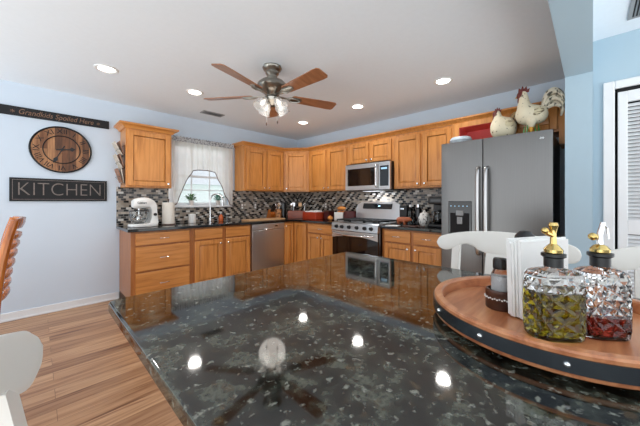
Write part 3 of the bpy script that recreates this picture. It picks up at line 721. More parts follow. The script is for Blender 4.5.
def bottle(label, loc, rz, w, d, h, fill, liquid, spout):
    t = thing('glass_dispenser_bottle', label, 'bottle', loc, rz, 'oil and vinegar bottles')
    mb, ov = diamond_bottle(w, d, h)
    obj('glass_body', mb, 'clear', t, smooth=0)
    L = MB(); L.loft([[ov(2*PI*i/36, k, z) for i in range(36)] for k, z in ((0.72,0.008),(0.86,0.012),(0.88,fill-0.001),(0.86,fill))])
    obj('liquid', L, liquid, t, smooth=50)
    obj('collar', MB().lathe([(0,h+0.0175),(0.0165,h+0.0175),(0.0165,h+0.036),(0.021,h+0.039),(0.021,h+0.045),(0,h+0.047)], seg=24), 'black', t)
    z = h+0.047; sp = MB()
    if spout == 'gold':
        sp.lathe([(0,z),(0.016,z),(0.0165,z+0.006),(0.011,z+0.013),(0.006,z+0.018),(0.005,z+0.04),(0.007,z+0.05),(0.009,z+0.056),(0.007,z+0.062),(0,z+0.063)], seg=20)
        sp.tube([(0,0,z+0.035),(-0.012,0,z+0.04),(-0.015,0,z+0.044)], 0.0055, 10); sp.sphere((-0.016,0,z+0.045),0.007,seg=12)
        obj('pour_spout', sp, 'gold', t)
    else:
        sp.lathe([(0,z),(0.016,z),(0.0165,z+0.006),(0.011,z+0.013),(0.006,z+0.016),(0,z+0.0165)], seg=20); sp.sphere((-0.014,0,z+0.032),0.008,seg=12)
        obj('pour_spout', sp, 'gold', t)
        obj('spout_tube', MB().tube([(0,0,z+0.012),(-0.001,0,z+0.035),(0.006,0,z+0.062)], [0.0055,0.0055,0.004], 12).tube([(0.006,0,z+0.058),(0.014,0,z+0.05),(0.016,0,z+0.028)], 0.002, 8), 'chrome', t)
    return t
view = TH-PI/2
bottle('cut glass bottle of yellow green olive oil with gold spout on the tray', (-2.929,-4.184,TZ), view-0.1, 0.103, 0.066, 0.128, 0.095, 'oil', 'gold')
bottle('cut glass bottle part filled with dark red vinegar on the tray', (-2.853,-4.2537,TZ), view-0.1, 0.092, 0.066, 0.128, 0.046, 'vinegar', 'silver')
# napkins in a holder
t = thing('napkin_holder', 'stack of white paper napkins in clear upright holder on the tray', 'napkin holder', (-2.801,-4.1445,TZ), view+0.35)
mb = MB()
for i in range(7):
    y0 = -0.0195+i*0.0055; lean = 0.012*math.sin(i*1.3)
    rows = []
    mb.loft([[(-0.084+lean*0.3-0.008*(z/0.19),y0,z),(0.084,y0,z),(0.084,y0+0.0048,z),(-0.084+lean*0.3-0.008*(z/0.19),y0+0.0048,z)] for z in (0.004,0.06,0.12,0.185+lean*0.4)])
obj('napkins', mb, 'paper', t)
obj('holder', MB().box(-0.07,-0.0245,0, 0.07,-0.021,0.12, 0.001).box(-0.07,0.0205,0, 0.07,0.024,0.12, 0.001).box(-0.07,-0.0209,0, 0.07,0.0204,0.0035), 'acrylic', t)
# salt shaker standing in its round caddy
t = thing('shaker_caddy', 'round dark wood shaker caddy with white beading on the tray', 'caddy', (-2.825,-4.068,TZ))
obj('cup', MB().lathe([(0,0),(0.032,0),(0.034,0.003),(0.034,0.045),(0.032,0.05),(0.028,0.05),(0.028,0.012),(0,0.012)], seg=36), 'walnut', t)
mb = MB()
for i in range(40):
    a = 2*PI*i/40; mb.sphere((0.0345*math.cos(a),0.0345*math.sin(a),0.028+0.002*(i%2)),0.0022,seg=6)
obj('beading', mb, 'white', t)
t = thing('salt_shaker', 'small glass salt shaker with black lid standing in the dark caddy', 'shaker', (-2.825,-4.068,TZ+0.0125))
obj('glass_body', MB().lathe([(0,0),(0.019,0),(0.021,0.004),(0.021,0.076),(0.015,0.09),(0,0.09)], seg=16), 'clear', t)
obj('salt', MB().lathe([(0,0.003),(0.0185,0.003),(0.0185,0.072),(0,0.074)], seg=16), 'salt', t)
obj('lid', MB().lathe([(0,0.0905),(0.016,0.0905),(0.017,0.094),(0.017,0.112),(0.015,0.118),(0,0.119)], seg=20), 'black', t)
t = thing('pepper_mill', 'pepper mill with black domed top behind the white napkins', 'pepper mill', (-2.7265,-4.107,TZ))
obj('body', MB().lathe([(0,0),(0.024,0),(0.024,0.01),(0.018,0.05),(0.017,0.11),(0.022,0.15),(0.02,0.16),(0,0.16)], seg=24), 'walnut', t)
obj('cap', MB().lathe([(0,0.1605),(0.024,0.1605),(0.026,0.17),(0.023,0.185),(0.013,0.197),(0,0.2)], seg=24), 'black', t)

# ------------------------------------------------------------------ white counter stools
def make_stool(label):
    t = thing('counter_stool', label, 'chair', group='white counter stools')
    lean = lambda z: -0.20-(z-0.64)*0.17
    def slab(tops, bots, ys, th=0.024):
        rings = []
        for y, zt, zb in zip(ys, tops, bots):
            cx = 0.02*(y/0.28)**2
            r = []
            for k in range(10):
                a = 2*PI*k/10; zz = (zt+zb)/2+(zt-zb)/2*math.copysign(abs(math.sin(a))**0.55, math.sin(a)); xx = th/2*math.copysign(abs(math.cos(a))**0.55, math.cos(a))
                r.append((lean(zz)+cx+xx, y, zz))
            rings.append(r)
        return MB().loft(rings)
    key = [(-0.282,1.004,1.0),(-0.277,1.022,0.984),(-0.262,1.036,0.970),(-0.235,1.046,0.965),(-0.205,1.054,0.974),(-0.175,1.06,0.993),(-0.145,1.065,1.003),(-0.115,1.069,0.996),(-0.085,1.072,0.978),(-0.05,1.074,0.966),(0,1.075,0.962)]
    key = key + [(-y,a,b) for y,a,b in key[-2::-1]]
    sm = catmull([(y,a,b) for y,a,b in key], 3)
    obj('crest_rail', slab([p[1] for p in sm],[p[2] for p in sm],[p[0] for p in sm]), 'whitechair', t)
    for s in (-1,1):
        mb = MB(); mb.loft([[(lean(z)+a+0.004,s*0.19+b_,z) for a,b_ in ((-0.014,-0.018),(0.014,-0.018),(0.014,0.018),(-0.014,0.018))] for z in (0.648,0.82,1.02 if False else 0.995)])
        obj('back_post', mb, 'whitechair', t)
    mb = MB(); mb.loft([[(lean(z)+a,b_*wd,z) for a,b_ in ((-0.008,-1),(0.008,-1),(0.008,1),(-0.008,1))] for z, wd in ((0.655,0.045),(0.78,0.06),(0.97,0.055))])
    obj('splat', mb, 'whitechair', t)
    mb = MB().prism(rrect(-0.215,-0.215,0.205,0.215,0.06), 0.035, Matrix.Translation((0,0,0.612)), 0.01)
    obj('seat', mb, 'whitechair', t)
    for sx in (-1,1):
        for sy in (-1,1):
            obj('leg', MB().cyl((sx*0.205,sy*0.205,0),(sx*0.17,sy*0.17,0.6115),0.016,0.021,12), 'whitechair', t)
    for z, axis in ((0.2,0),(0.28,1)):
        k = 0.205-0.035*z/0.61
        for s in (-1,1):
            a, b_ = ((-k,s*k,z),(k,s*k,z)) if axis == 0 else ((s*k,-k,z),(s*k,k,z))
            obj('stretcher', MB().cyl(a,b_,0.011,seg=10), 'whitechair', t)
    return t
st = make_stool('white stool at the far side of the island, in front of the fridge')
st.location = (-2.413,-3.93,0); st.rotation_euler = (0,0,PI)
dup(st, (-2.413,-4.56,0), PI, 'white stool at the right edge, in front of the louvred door')
dup(st, (-3.5016,-3.968,0), math.radians(-10.4), 'white stool at lower left, beside the wooden dining chair')

# wooden ladder back dining chair
t = thing('dining_chair', 'orange oak ladder back dining chair at the left edge', 'chair', (-4.005,-1.83,0), 0.05)
postp = lambda y: catmull([(0.20,y,0),(0.165,y,0.25),(0.15,y,0.45),(0.156,y,0.62),(0.174,y,0.82),(0.204,y,1.0),(0.232,y,1.115)],5)
for s in (-1,1):
    p = postp(s*0.20); n = len(p)
    obj('back_post', MB().tube(p, [0.02+0.007*math.sin(PI*i/(n-1)) for i in range(n)], 10, flat=0.85), 'chairwood', t)
SLATS = (0.70,0.755,0.81,0.865,0.92,0.972,1.022,1.095)
for k, z in enumerate(SLATS):
    base = 0.154+0.018*(z-0.6)/0.2 if z < 0.8 else 0.172+(z-0.8)*0.175
    hh = 0.014 if k < 7 else 0.028
    rings = []
    for i in range(15):
        u = i/14; y = -0.205+0.41*u; bow = 0.035*(1-(2*u-1)**2)+0.006
        rings.append([(base+bow+a+c*0.25,y,z+c) for a, c in ((-0.008,-hh),(0.008,-hh),(0.012,0),(0.008,hh),(-0.008,hh),(-0.01,0))])
    obj('crest_rail' if k == 7 else 'slat', MB().loft(rings), 'chairwood', t)
obj('seat', MB().prism(rrect(-0.25,-0.23,0.17,0.23,0.05), 0.03, Matrix.Translation((0,0,0.44)), 0.008), 'chairwood', t)
for s in (-1,1):
    obj('leg', MB().cyl((-0.23,s*0.2,0),(-0.2,s*0.17,0.4395),0.016,0.022,12), 'chairwood', t)
    obj('stretcher', MB().cyl((-0.222,s*0.192,0.15),(0.175,s*0.198,0.18),0.011,seg=10), 'chairwood', t)

# ------------------------------------------------------------------ on the left wall
t = thing('wall_sign', 'black KITCHEN sign with grey letters below the round clock', 'sign', (-3.478,-0.001,1.34))
obj('board', MB().box(-0.397,-0.02,-0.122, 0.397,0,0.122, 0.002), 'sign', t)
mb = MB()
for a in ((-0.377,-0.104,0.377,-0.100),(-0.377,0.100,0.377,0.104),(-0.377,-0.1,-0.373,0.1),(0.373,-0.1,0.377,0.1)): mb.box(a[0],-0.0212,a[1], a[2],-0.0202,a[3])
obj('border', mb, 'signtext', t)
obj('lettering', text_mb('KITCHEN', 0.2, 0.0008, Matrix.Translation((0,-0.0212,0)) @ FACE_Y, 0, -0.0035, width=0.67), 'signtext', t)
t = thing('wall_sign', 'long narrow black sign with tan script above the clock', 'sign', (-3.508,-0.001,2.146))
obj('board', MB().box(-0.449,-0.018,-0.047, 0.449,0,0.047, 0.002), 'sign', t)
obj('lettering', text_mb('Grandkids Spoiled Here', 0.075, 0.0008, Matrix.Translation((0,-0.0192,-0.002)) @ FACE_Y, 0.25, 0.0, width=0.60), 'coppertext', t)
for x in (-0.345,0.345): obj('star', text_mb('*', 0.075, 0.0008, Matrix.Translation((x,-0.0192,-0.02)) @ FACE_Y), 'coppertext', t)
t = thing('wall_clock', 'round wooden plank clock with iron rings and roman numerals', 'clock', (-3.482,-0.001,1.79))
obj('face', MB().cyl((0,-0.022,0),(0,0,0),0.247,0.247,64), 'clock', t)
obj('outer_ring', MB().tube([(0.25*math.cos(a),-0.02,0.25*math.sin(a)) for a in [2*PI*i/64 for i in range(64)]], 0.009, 8, True), 'blackmetal', t)
obj('inner_ring', MB().tube([(0.152*math.cos(a),-0.025,0.152*math.sin(a)) for a in [2*PI*i/64 for i in range(64)]], 0.005, 8, True), 'blackmetal', t)
for i, s in enumerate(('XII','I','II','III','IIII','V','VI','VII','VIII','IX','X','XI')):
    a = -2*PI*i/12
    obj('numeral', text_mb(s, 0.075, 0.001, RY(-a) @ Matrix.Translation((0,-0.0235,0.2)) @ FACE_Y), 'blackmetal', t)
for nm, L_, a, wd in (('minute_hand',0.17,math.radians(205),0.009),('hour_hand',0.115,math.radians(82),0.011)):
    mb = MB(); mb.prism([(-wd*0.6,-0.05),(wd*0.6,-0.05),(wd*0.5,L_*0.55),(wd*2.2,L_*0.72),(0,L_),(-wd*2.2,L_*0.72),(-wd*0.5,L_*0.55)], 0.002, RY(a) @ Matrix.Translation((0,-0.026 if nm[0] == 'm' else -0.0295,0)) @ FACE_Y)
    obj(nm, mb, 'black', t)
obj('hub', MB().cyl((0,-0.034,0),(0,-0.0225,0),0.013), 'black', t)

# ------------------------------------------------------------------ curtain
t = thing('window_curtain', 'sheer off white swag curtain with brown edging over the window', 'curtain', (-1.90,-0.07,2.11)); t.scale = (0.955,1,1)
def hem(x):
    pts = [(-0.475,1.17),(-0.435,1.17),(-0.40,1.22),(-0.33,1.42),(-0.25,1.57),(-0.185,1.665),(-0.10,1.68),(0.05,1.68),(0.155,1.665),(0.24,1.52),(0.33,1.32),(0.42,1.16),(0.475,1.15)]
    for (a, za), (b_, zb) in zip(pts, pts[1:]):
        if a <= x <= b_: return za+(zb-za)*(x-a)/(b_-a)
    return 1.17
nx, nz = 160, 20; rows = []
for j in range(nz+1):
    row = []
    for i in range(nx+1):
        x = -0.475+0.95*i/nx; zt = 2.07; z = hem(x)+(zt-hem(x))*j/nz
        f_ = (1-0.4*j/nz)
        row.append((x, -0.012*math.sin(x*70+2*math.sin(x*9))*f_-0.006*math.sin(x*23), z-2.11))
    rows.append(row)
cur = obj('panel', MB().grid(rows), 'curtain', t, smooth=80)
obj('edging', MB().tube([(p[0],p[1]-0.003,p[2]) for p in rows[0]], 0.006, 6), 'walnut', t)
rows = []
for j in range(5):
    rows.append([(-0.48+0.96*i/nx, -0.022-0.012*math.sin(i*1.1)*(abs(j-2)/2), -0.05+j*0.018+0.006*math.sin(i*0.8)*(j/4)) for i in range(nx+1)])
obj('ruffle', MB().grid(rows), 'ruffle', t, smooth=80)
obj('rod', MB().cyl((-0.49,-0.005,-0.03),(0.49,-0.005,-0.03),0.008).cyl((-0.488,-0.005,-0.03),(-0.488,0.0535,-0.03),0.006).cyl((0.488,-0.005,-0.03),(0.488,0.0535,-0.03),0.006), 'white', t)

# ------------------------------------------------------------------ ceiling fan
FZ = 2.4395
t = thing('ceiling_fan', 'brushed nickel ceiling fan with five wooden blades and glass lights', 'fan', (-2.18,-2.16,FZ), 0)
obj('canopy', MB().lathe([(0,0),(0.085,0),(0.088,-0.012),(0.08,-0.03),(0.06,-0.045),(0.06,-0.065),(0.045,-0.085),(0.045,-0.1195),(0,-0.1195)], seg=36), 'nickel', t)
obj('motor_housing', MB().lathe([(0,-0.0755),(0.06,-0.0755),(0.105,-0.09),(0.132,-0.115),(0.138,-0.14),(0.125,-0.165),(0.095,-0.185),(0.07,-0.20),(0.055,-0.225),(0,-0.225)], seg=40, c=(0,0,-0.045)), 'nickel', t)
view_a = math.atan2(rdir[1], rdir[0])
for k in range(5):
    a = view_a+math.radians(27+72*k)
    R = RZ(a) @ Matrix.Translation((0,0,-0.262)) @ RX(math.radians(-13))
    w0, w1 = 0.050, 0.066
    pts = [(0.20,-w0),(0.59,-w1),(0.635,-w1*0.95),(0.652,-w1*0.7),(0.652,w1*0.7),(0.635,w1*0.95),(0.59,w1),(0.20,w0),(0.185,w0*0.6),(0.185,-w0*0.6)]
    bl = obj('blade', MB().prism(pts, 0.007, R, 0.0015), 'fanwood', t)
    br = MB()
    br.prism([(0.06,-0.014),(0.14,-0.012),(0.19,-0.036),(0.275,-0.03),(0.29,0),(0.275,0.03),(0.19,0.036),(0.14,0.012),(0.06,0.014)], 0.006, R @ Matrix.Translation((0,0,-0.0065)), 0.0015)
    br.tube([(R @ Vector((0.14,0.0,-0.006))),(R @ Vector((0.19,0.03,-0.012))),(R @ Vector((0.25,0.02,-0.012))),(R @ Vector((0.28,0,-0.008)))], 0.006, 8)
    br.tube([(R @ Vector((0.14,0.0,-0.006))),(R @ Vector((0.19,-0.03,-0.012))),(R @ Vector((0.25,-0.02,-0.012))),(R @ Vector((0.28,0,-0.008)))], 0.006, 8)
    obj('blade_iron', br, 'nickel', bl)
obj('light_fitter', MB().lathe([(0,-0.2255),(0.05,-0.2255),(0.062,-0.24),(0.055,-0.265),(0.03,-0.285),(0.012,-0.30),(0,-0.302)], seg=28, c=(0,0,-0.045)), 'nickel', t)
for k in range(4):
    a = view_a+math.radians(45+90*k)
    R = RZ(a) @ Matrix.Translation((0.055,0,-0.29)) @ RY(math.radians(180-38))
    prof = [(0.026,0.025),(0.032,0.04),(0.043,0.06),(0.047,0.09),(0.05,0.115),(0.06,0.135),(0.057,0.136),(0.047,0.116),(0.044,0.09),(0.040,0.061),(0.029,0.041),(0.023,0.026),(0.026,0.025)]
    sh = obj('lamp_shade', MB().lathe(prof, seg=28, mat=R), 'shade', t)
    obj('lamp_socket', MB().lathe([(0,0),(0.014,0),(0.022,0.012),(0.024,0.032),(0,0.034)], seg=20, mat=R), 'nickel', t)
    obj('bulb', MB().lathe([(0,0.035),(0.01,0.036),(0.012,0.05),(0.02,0.07),(0.02,0.085),(0.012,0.097),(0,0.1)], seg=18, mat=R), 'fanbulb', sh)
for x, y, l in ((-0.045,-0.03,0.21),(0.05,-0.015,0.19)):
    p = Vector((rdir[0]*x+fdir[0]*y, rdir[1]*x+fdir[1]*y, -0.30)); q = p-Vector((0,0,l))
    ch = obj('pull_chain', MB().cyl(p,q,0.0016,seg=6), 'nickel', t)
    obj('chain_fob', MB().lathe([(0,0),(0.004,-0.003),(0.006,-0.018),(0.004,-0.03),(0,-0.032)], q, 12), 'walnut', ch)
fl = bpy.data.lights.new('fan_light', 'POINT'); fl.energy = 2; fl.shadow_soft_size = 0.12; fl.color = (1,0.94,0.86)
flo = bpy.data.objects.new('fan_light', fl); C.objects.link(flo); flo.parent = t; flo.location = (0,0,-0.46)

# ------------------------------------------------------------------ recessed lights and ceiling vents
LP = [(-3.23,-1.04,'recessed ceiling light at the far left above the clock wall'), (-2.44,-1.06,'recessed ceiling light left of the fan, near the window'),
      (-0.78,-2.08,'recessed ceiling light right of the fan, in front of the stove'), (-0.78,-1.03,'smallest recessed ceiling light, nearest the room corner'),
      (-0.79,-3.16,'recessed ceiling light in front of the fridge roosters')]
for x, y, lab in LP:
    t = thing('ceiling_light', lab, 'ceiling light', (x,y,2.44), 0, 'recessed ceiling lights')
    obj('trim_ring', MB().lathe([(0.062,-0.0005),(0.092,-0.0005),(0.092,-0.005),(0.085,-0.009),(0.066,-0.006),(0.062,-0.0005)], seg=40), 'white', t)
    obj('lamp_lens', MB().lathe([(0,-0.0010),(0.061,-0.0010),(0.061,-0.0035),(0.03,-0.0055),(0,-0.006)], seg=36), 'bulb', t)
    l = bpy.data.lights.new('downlight', 'SPOT'); l.energy = DOWNLIGHT_W; l.spot_size = math.radians(150); l.spot_blend = 0.7; l.shadow_soft_size = 0.06; l.color = (1.0,0.97,0.92)
    lo = bpy.data.objects.new('downlight', l); C.objects.link(lo); lo.parent = t; lo.location = (0,0,-0.02)
def ceiling_vent(label, x, y, lx, ly):
    t = thing('ceiling_vent', label, 'vent', (x,y,2.4395))
    f = MB(); b_ = 0.02
    f.box(-lx/2,-ly/2,-0.006, lx/2,-ly/2+b_,0); f.box(-lx/2,ly/2-b_,-0.006, lx/2,ly/2,0); f.box(-lx/2,-ly/2+b_,-0.006, -lx/2+b_,ly/2-b_,0); f.box(lx/2-b_,-ly/2+b_,-0.006, lx/2,ly/2-b_,0)
    obj('frame', f, 'vent', t)
    obj('duct', MB().box(-lx/2+b_,-ly/2+b_,-0.0012, lx/2-b_,ly/2-b_,-0.0004), 'dark', t)
    s = MB(); n = int((ly-2*b_)/0.016)
    for i in range(n):
        y_ = -ly/2+b_+0.008+i*0.016
        bm_ = bmesh.new(); bmesh.ops.create_cube(bm_, size=1); bmesh.ops.transform(bm_, matrix=Matrix.Diagonal((lx-2*b_,0.008,0.0015,1)), verts=bm_.verts)
        s.add(bm_, Matrix.Translation((0,y_,-0.004)) @ RX(0.5))
    obj('louvres', s, 'vent', t)
ceiling_vent('small ceiling vent between the fan and the window curtain', -1.96,-0.455,0.30,0.14)
ceiling_vent('grey ceiling vent at the top right corner near louvred door', -1.05,-4.56,0.30,0.30)

# ------------------------------------------------------------------ things on the counters
CT = 0.911
# stand mixer
t = thing('stand_mixer', 'white stand mixer with glass bowl at the left counter end', 'mixer', (-2.76,-0.37,CT), 0.12)
obj('base', MB().prism(rrect(-0.17,-0.10,0.13,0.10,0.07), 0.04, None, 0.01), 'white', t)
obj('column', MB().loft([[(x0,-wd,z),(x1,-wd,z),(x1,wd,z),(x0,wd,z)] for x0,x1,wd,z in ((0.03,0.125,0.07,0.0405),(0.055,0.12,0.06,0.10),(0.06,0.115,0.055,0.20),(0.03,0.11,0.055,0.26),(0.0,0.10,0.05,0.28))]), 'white', t)
hd = MB(); rings = []
for i in range(13):
    u = i/12; x = -0.135+0.25*u; k = (0.55+0.45*math.sin(PI*min(1,u*1.1+0.25)))*0.066 if u < 1 else 0.02
    k = 0.066*(1-0.35*abs(2*u-0.9)**2.5); zc = 0.275+0.012*math.sin(PI*u)-0.035*max(0,u-0.6)
    if u in (0,1): k *= 0.82
    rings.append([(x, k*0.95*math.copysign(abs(math.cos(a))**0.7, math.cos(a)), zc+k*math.copysign(abs(math.sin(a))**0.7, math.sin(a))) for a in [2*PI*q/20 for q in range(20)]])
head = obj('head', hd.loft(rings), 'white', t, smooth=50)
obj('logo', text_mb('Cuisinart', 0.03, 0.0006, Matrix.Translation((-0.055,-0.0645,0.287)) @ FACE_Y, 0, 0.0006, width=0.10), 'black', head)
obj('bowl', MB().lathe([(0,0.041),(0.05,0.041),(0.06,0.05),(0.088,0.09),(0.098,0.185),(0.101,0.19),(0.094,0.19),(0.084,0.092),(0.055,0.054),(0,0.05)], (-0.065,0,0), 36), 'clear', t)
obj('whisk', MB().cyl((-0.065,0,0.09),(-0.065,0,0.22),0.012).sphere((-0.065,0,0.10),0.04,(0.8,0.8,1.2)), 'steel_bright', t)
obj('bowl_rim', MB().tube([(-0.065+0.1*math.cos(a),0.1*math.sin(a),0.193) for a in [2*PI*i/32 for i in range(32)]], 0.004, 6, True), 'black', t)
obj('speed_dial', MB().cyl((0.09,-0.0705,0.145),(0.09,-0.05,0.145),0.018), 'black', t)
# paper towel
t = thing('paper_towel_roll', 'tall paper towel roll on a stand right of the mixer', 'paper towel', (-2.47,-0.27,CT))
obj('stand_base', MB().cyl((0,0,0),(0,0,0.012),0.085,0.08,32), 'walnut', t)
obj('roll', MB().lathe([(0.02,0.0125),(0.072,0.0125),(0.073,0.016),(0.073,0.285),(0.071,0.29),(0.02,0.29),(0.02,0.0125)], seg=36), 'towel', t)
obj('rod', MB().cyl((0,0,0.0125),(0,0,0.32),0.007).sphere((0,0,0.325),0.012), 'walnut', t)
# canister, faucet, soap
t = thing('canister', 'white canister on the counter under the window', 'canister', (-2.14,-0.2,CT))
obj('body', MB().lathe([(0,0),(0.045,0),(0.048,0.004),(0.048,0.112),(0,0.112)], seg=28), 'white', t)
obj('lid', MB().lathe([(0,0.1125),(0.049,0.1125),(0.049,0.12),(0.02,0.128),(0,0.13)], seg=28), 'white', t)
t = thing('kitchen_faucet', 'tall chrome gooseneck faucet at the sink below the window', 'faucet', (-1.835,-0.10,CT))
obj('base', MB().lathe([(0,0),(0.028,0),(0.028,0.008),(0.022,0.014),(0.02,0.06),(0,0.06)], seg=24), 'chrome', t)
obj('neck', MB().tube(catmull([(0,0,0.0605),(0,0,0.20),(0,0,0.33),(0.02,-0.03,0.395),(0.06,-0.08,0.415),(0.105,-0.13,0.39),(0.12,-0.15,0.33),(0.12,-0.15,0.29)],6), 0.0125, 12), 'chrome', t)
obj('spray_head', MB().cyl((0.12,-0.15,0.289),(0.12,-0.15,0.235),0.016,0.02,16), 'chrome', t)
obj('lever', MB().tube([(0.018,0,0.05),(0.05,-0.005,0.06),(0.10,-0.01,0.075)], [0.008,0.007,0.005], 10), 'chrome', t)
t = thing('soap_bottle', 'small orange soap bottle beside the faucet', 'soap bottle', (-1.70,-0.17,CT))
obj('body', MB().lathe([(0,0),(0.03,0),(0.033,0.004),(0.036,0.05),(0.028,0.085),(0.012,0.098),(0.012,0.106),(0,0.106)], seg=24), plain('orange_soap', srgb(206,98,44), 0.25), t)
obj('pump', MB().cyl((0,0,0.1065),(0,0,0.135),0.006).box(-0.008,-0.03,0.135,0.008,0.008,0.143,0.002), 'white', t)
t = thing('glass_tumbler', 'small clear tumbler next to the orange soap', 'glass', (-1.60,-0.17,CT))
obj('cup', MB().lathe([(0,0),(0.026,0),(0.031,0.08),(0.029,0.08),(0.024,0.006),(0,0.006)], seg=24), 'clear', t)
# plants on the sill
def plant(label, x, mat_, sc):
    t = thing('potted_plant', label, 'plant', (x,0.0,WZ0), 0, 'plants on the window sill')
    obj('pot', MB().lathe([(0,0),(0.026,0),(0.035,0.058),(0.037,0.06),(0.037,0.068),(0.031,0.068),(0.028,0.055),(0,0.055)], seg=24), 'terracotta', t)
    mb = MB()
    for i in range(int(46*sc)):
        a = random.uniform(0,2*PI); e = random.uniform(0.1,1.25); L_ = random.uniform(0.07,0.115)*sc
        d_ = Vector((math.cos(a)*math.cos(e)*1.0, math.sin(a)*math.cos(e)*0.42, math.sin(e)))
        p0 = Vector((0,0,0.06)); p1 = p0+d_*L_; sd = d_.cross(Vector((0,0,1))).normalized()*0.011; mid = p0+d_*L_*0.72+Vector((0,0,0.006))
        base_ = p0+d_*L_*0.45
        b = bmesh.new(); vs = [b.verts.new(v) for v in (base_, mid+sd, p1-Vector((0,0,0.012)), mid-sd)]; b.faces.new(vs); mb.add(b)
        mb.cyl(p0, base_, 0.0012, seg=5)
    obj('foliage', mb, mat_, t)
plant('green potted plant on the left of the window sill', -2.075, 'leaf', 1.3)
plant('blue green potted plant behind the faucet on the sill', -1.665, 'leafteal', 1.4)
# cutting board, knife block, crock
o = obj('cutting_board', MB().prism(rrect(-0.36,-0.11,0.36,0.11,0.03), 0.022, None, 0.004), 'cork'); tag(o, 'large pale wooden cutting board lying above the dishwasher', 'cutting board', (-1.10,-0.45,CT), 0)
def utensil(name, label, loc, rot, kind, m, group):
    t = thing(name, label, 'utensil', loc, 0, group, rot)
    obj('shaft', MB().cyl((0,0,0),(0,0,0.2),0.0055,0.0055,8), m, t)
    if kind == 'spoon': obj('bowl', MB().sphere((0,0,0.228),0.03,(0.8,0.28,1.15),14), m, t)
    elif kind == 'turner': obj('blade', MB().box(-0.03,-0.003,0.2005,0.03,0.003,0.27,0.002), m, t)
    else:
        w_ = MB()
        for k in range(5):
            a = PI*k/5; w_.tube(catmull([(0,0,0.2),(0.024*math.cos(a),0.024*math.sin(a),0.24),(0,0,0.275),(-0.024*math.cos(a),-0.024*math.sin(a),0.24),(0,0,0.2)],5), 0.0015, 5)
        obj('wires', w_, m, t)
    return t
t = thing('utensil_crock', 'tan patterned crock of utensils at the right of the cutting board', 'crock', (-0.64,-0.20,CT))
obj('body', MB().lathe([(0,0),(0.06,0),(0.065,0.006),(0.065,0.16),(0.06,0.165),(0.056,0.16),(0.056,0.01),(0,0.01)], seg=32), speckle('tan_pattern', srgb(196,140,92), srgb(120,70,40), 22, 0.5, 0.56), t)
for dx, dy, rx, ry, kd, m_, lb in ((-0.02,0.0,0.1,-0.14,'spoon','chrome','metal spoon leaning left in the tan utensil crock'), (0.02,0.01,-0.08,0.12,'turner','cork','wooden turner leaning right in the tan utensil crock'), (0.0,-0.02,0.12,0.02,'whisk','chrome','wire whisk in the middle of the tan crock')):
    utensil('kitchen_utensil', lb, (-0.64+dx,-0.20+dy,CT+0.0105), (rx,ry,0), kd, m_, 'utensils in the crock')
t = thing('knife_block', 'small orange wood knife block left of the tan crock', 'knife block', (-0.80,-0.20,CT), 0.1)
obj('block', MB().loft([[(-0.05,-0.05,0),(0.05,-0.05,0),(0.05,0.06,0),(-0.05,0.06,0)],[(-0.05,-0.08,0.085),(0.05,-0.08,0.085),(0.05,0.0,0.16),(-0.05,0.0,0.16)]]), 'chairwood', t)
for i in range(4):
    x = -0.035+0.023*i
    obj('knife_handle', MB().cyl((x,-0.045,0.125),(x,-0.09,0.205+0.01*(i%2)),0.009,0.011,10), 'black', t)
t = thing('coffee_canister', 'tall black canister standing right of the utensil crock', 'canister', (-0.495,-0.165,CT))
obj('body', MB().lathe([(0,0),(0.058,0),(0.06,0.004),(0.06,0.26),(0,0.26)], seg=32), 'blackgloss', t)
obj('lid', MB().lathe([(0,0.2605),(0.061,0.2605),(0.061,0.285),(0.012,0.29),(0.012,0.305),(0,0.306)], seg=32), 'black', t)
# crate of utensils set across the corner
CA = -math.atan2(0.35,0.29)+0.0
t = thing('utensil_crate', 'long reddish brown wooden crate of utensils across the corner', 'crate', (-0.37,-0.42,CT), -PI/4-0.1)
mb = MB()
for a in ((-0.16,-0.08,0, 0.16,-0.068,0.135),(-0.16,0.068,0, 0.16,0.08,0.135),(-0.16,-0.0675,0, -0.148,0.0675,0.135),(0.148,-0.0675,0, 0.16,0.0675,0.135),(-0.147,-0.0675,0, 0.147,0.0675,0.012)): mb.box(*a, 0.002)
obj('body', mb, 'crate', t)
ca = -PI/4-0.1
for dx, kd, m_, rx, lb in ((-0.115,'spoon','chrome',0.1,'metal ladle at the left end of the long crate'),(-0.085,'turner','chrome',-0.1,'second steel turner from the left in the long crate'),(-0.03,'spoon','black',0.08,'black spoon in the left half of the long crate'),(0.04,'turner','cork',0.02,'pale wooden paddle in the middle of the crate'),(0.12,'whisk','chrome',-0.12,'wire whisk at the right end of the crate')):
    utensil('kitchen_utensil', lb, (-0.37+dx*math.cos(ca),-0.42+dx*math.sin(ca),CT+0.0125), (rx,0.05,ca), kd, m_, 'utensils in the crate')
t = thing('storage_box', 'red lacquered box holding white paper bundles between crate and stove', 'box', (-0.33,-0.80,CT), WB)
mb = MB()
for a in ((-0.16,-0.11,0, 0.16,-0.098,0.12),(-0.16,0.098,0, 0.16,0.11,0.12),(-0.16,-0.0975,0, -0.148,0.0975,0.12),(0.148,-0.0975,0, 0.16,0.0975,0.12),(-0.1475,-0.0975,0, 0.1475,0.0975,0.012)): mb.box(*a, 0.003)
obj('body', mb, 'redbox', t)
for i in range(3):
    o = obj('napkin_bundle', MB().box(-0.045,-0.07,0, 0.045,0.07,0.125+0.006*i, 0.006, 2), 'paper'); tag(o, ('white paper bundle nearest the crate in the red box','white paper bundle in the middle of the red box','white paper bundle nearest the stove in the red box')[i], 'paper', (-0.33,-0.70-0.098*i,CT+0.0125), WB, 'papers in the red box')
t = thing('dark_tin', 'dark brown tin between red box and bread box', 'tin', (-0.22,-1.06,CT))
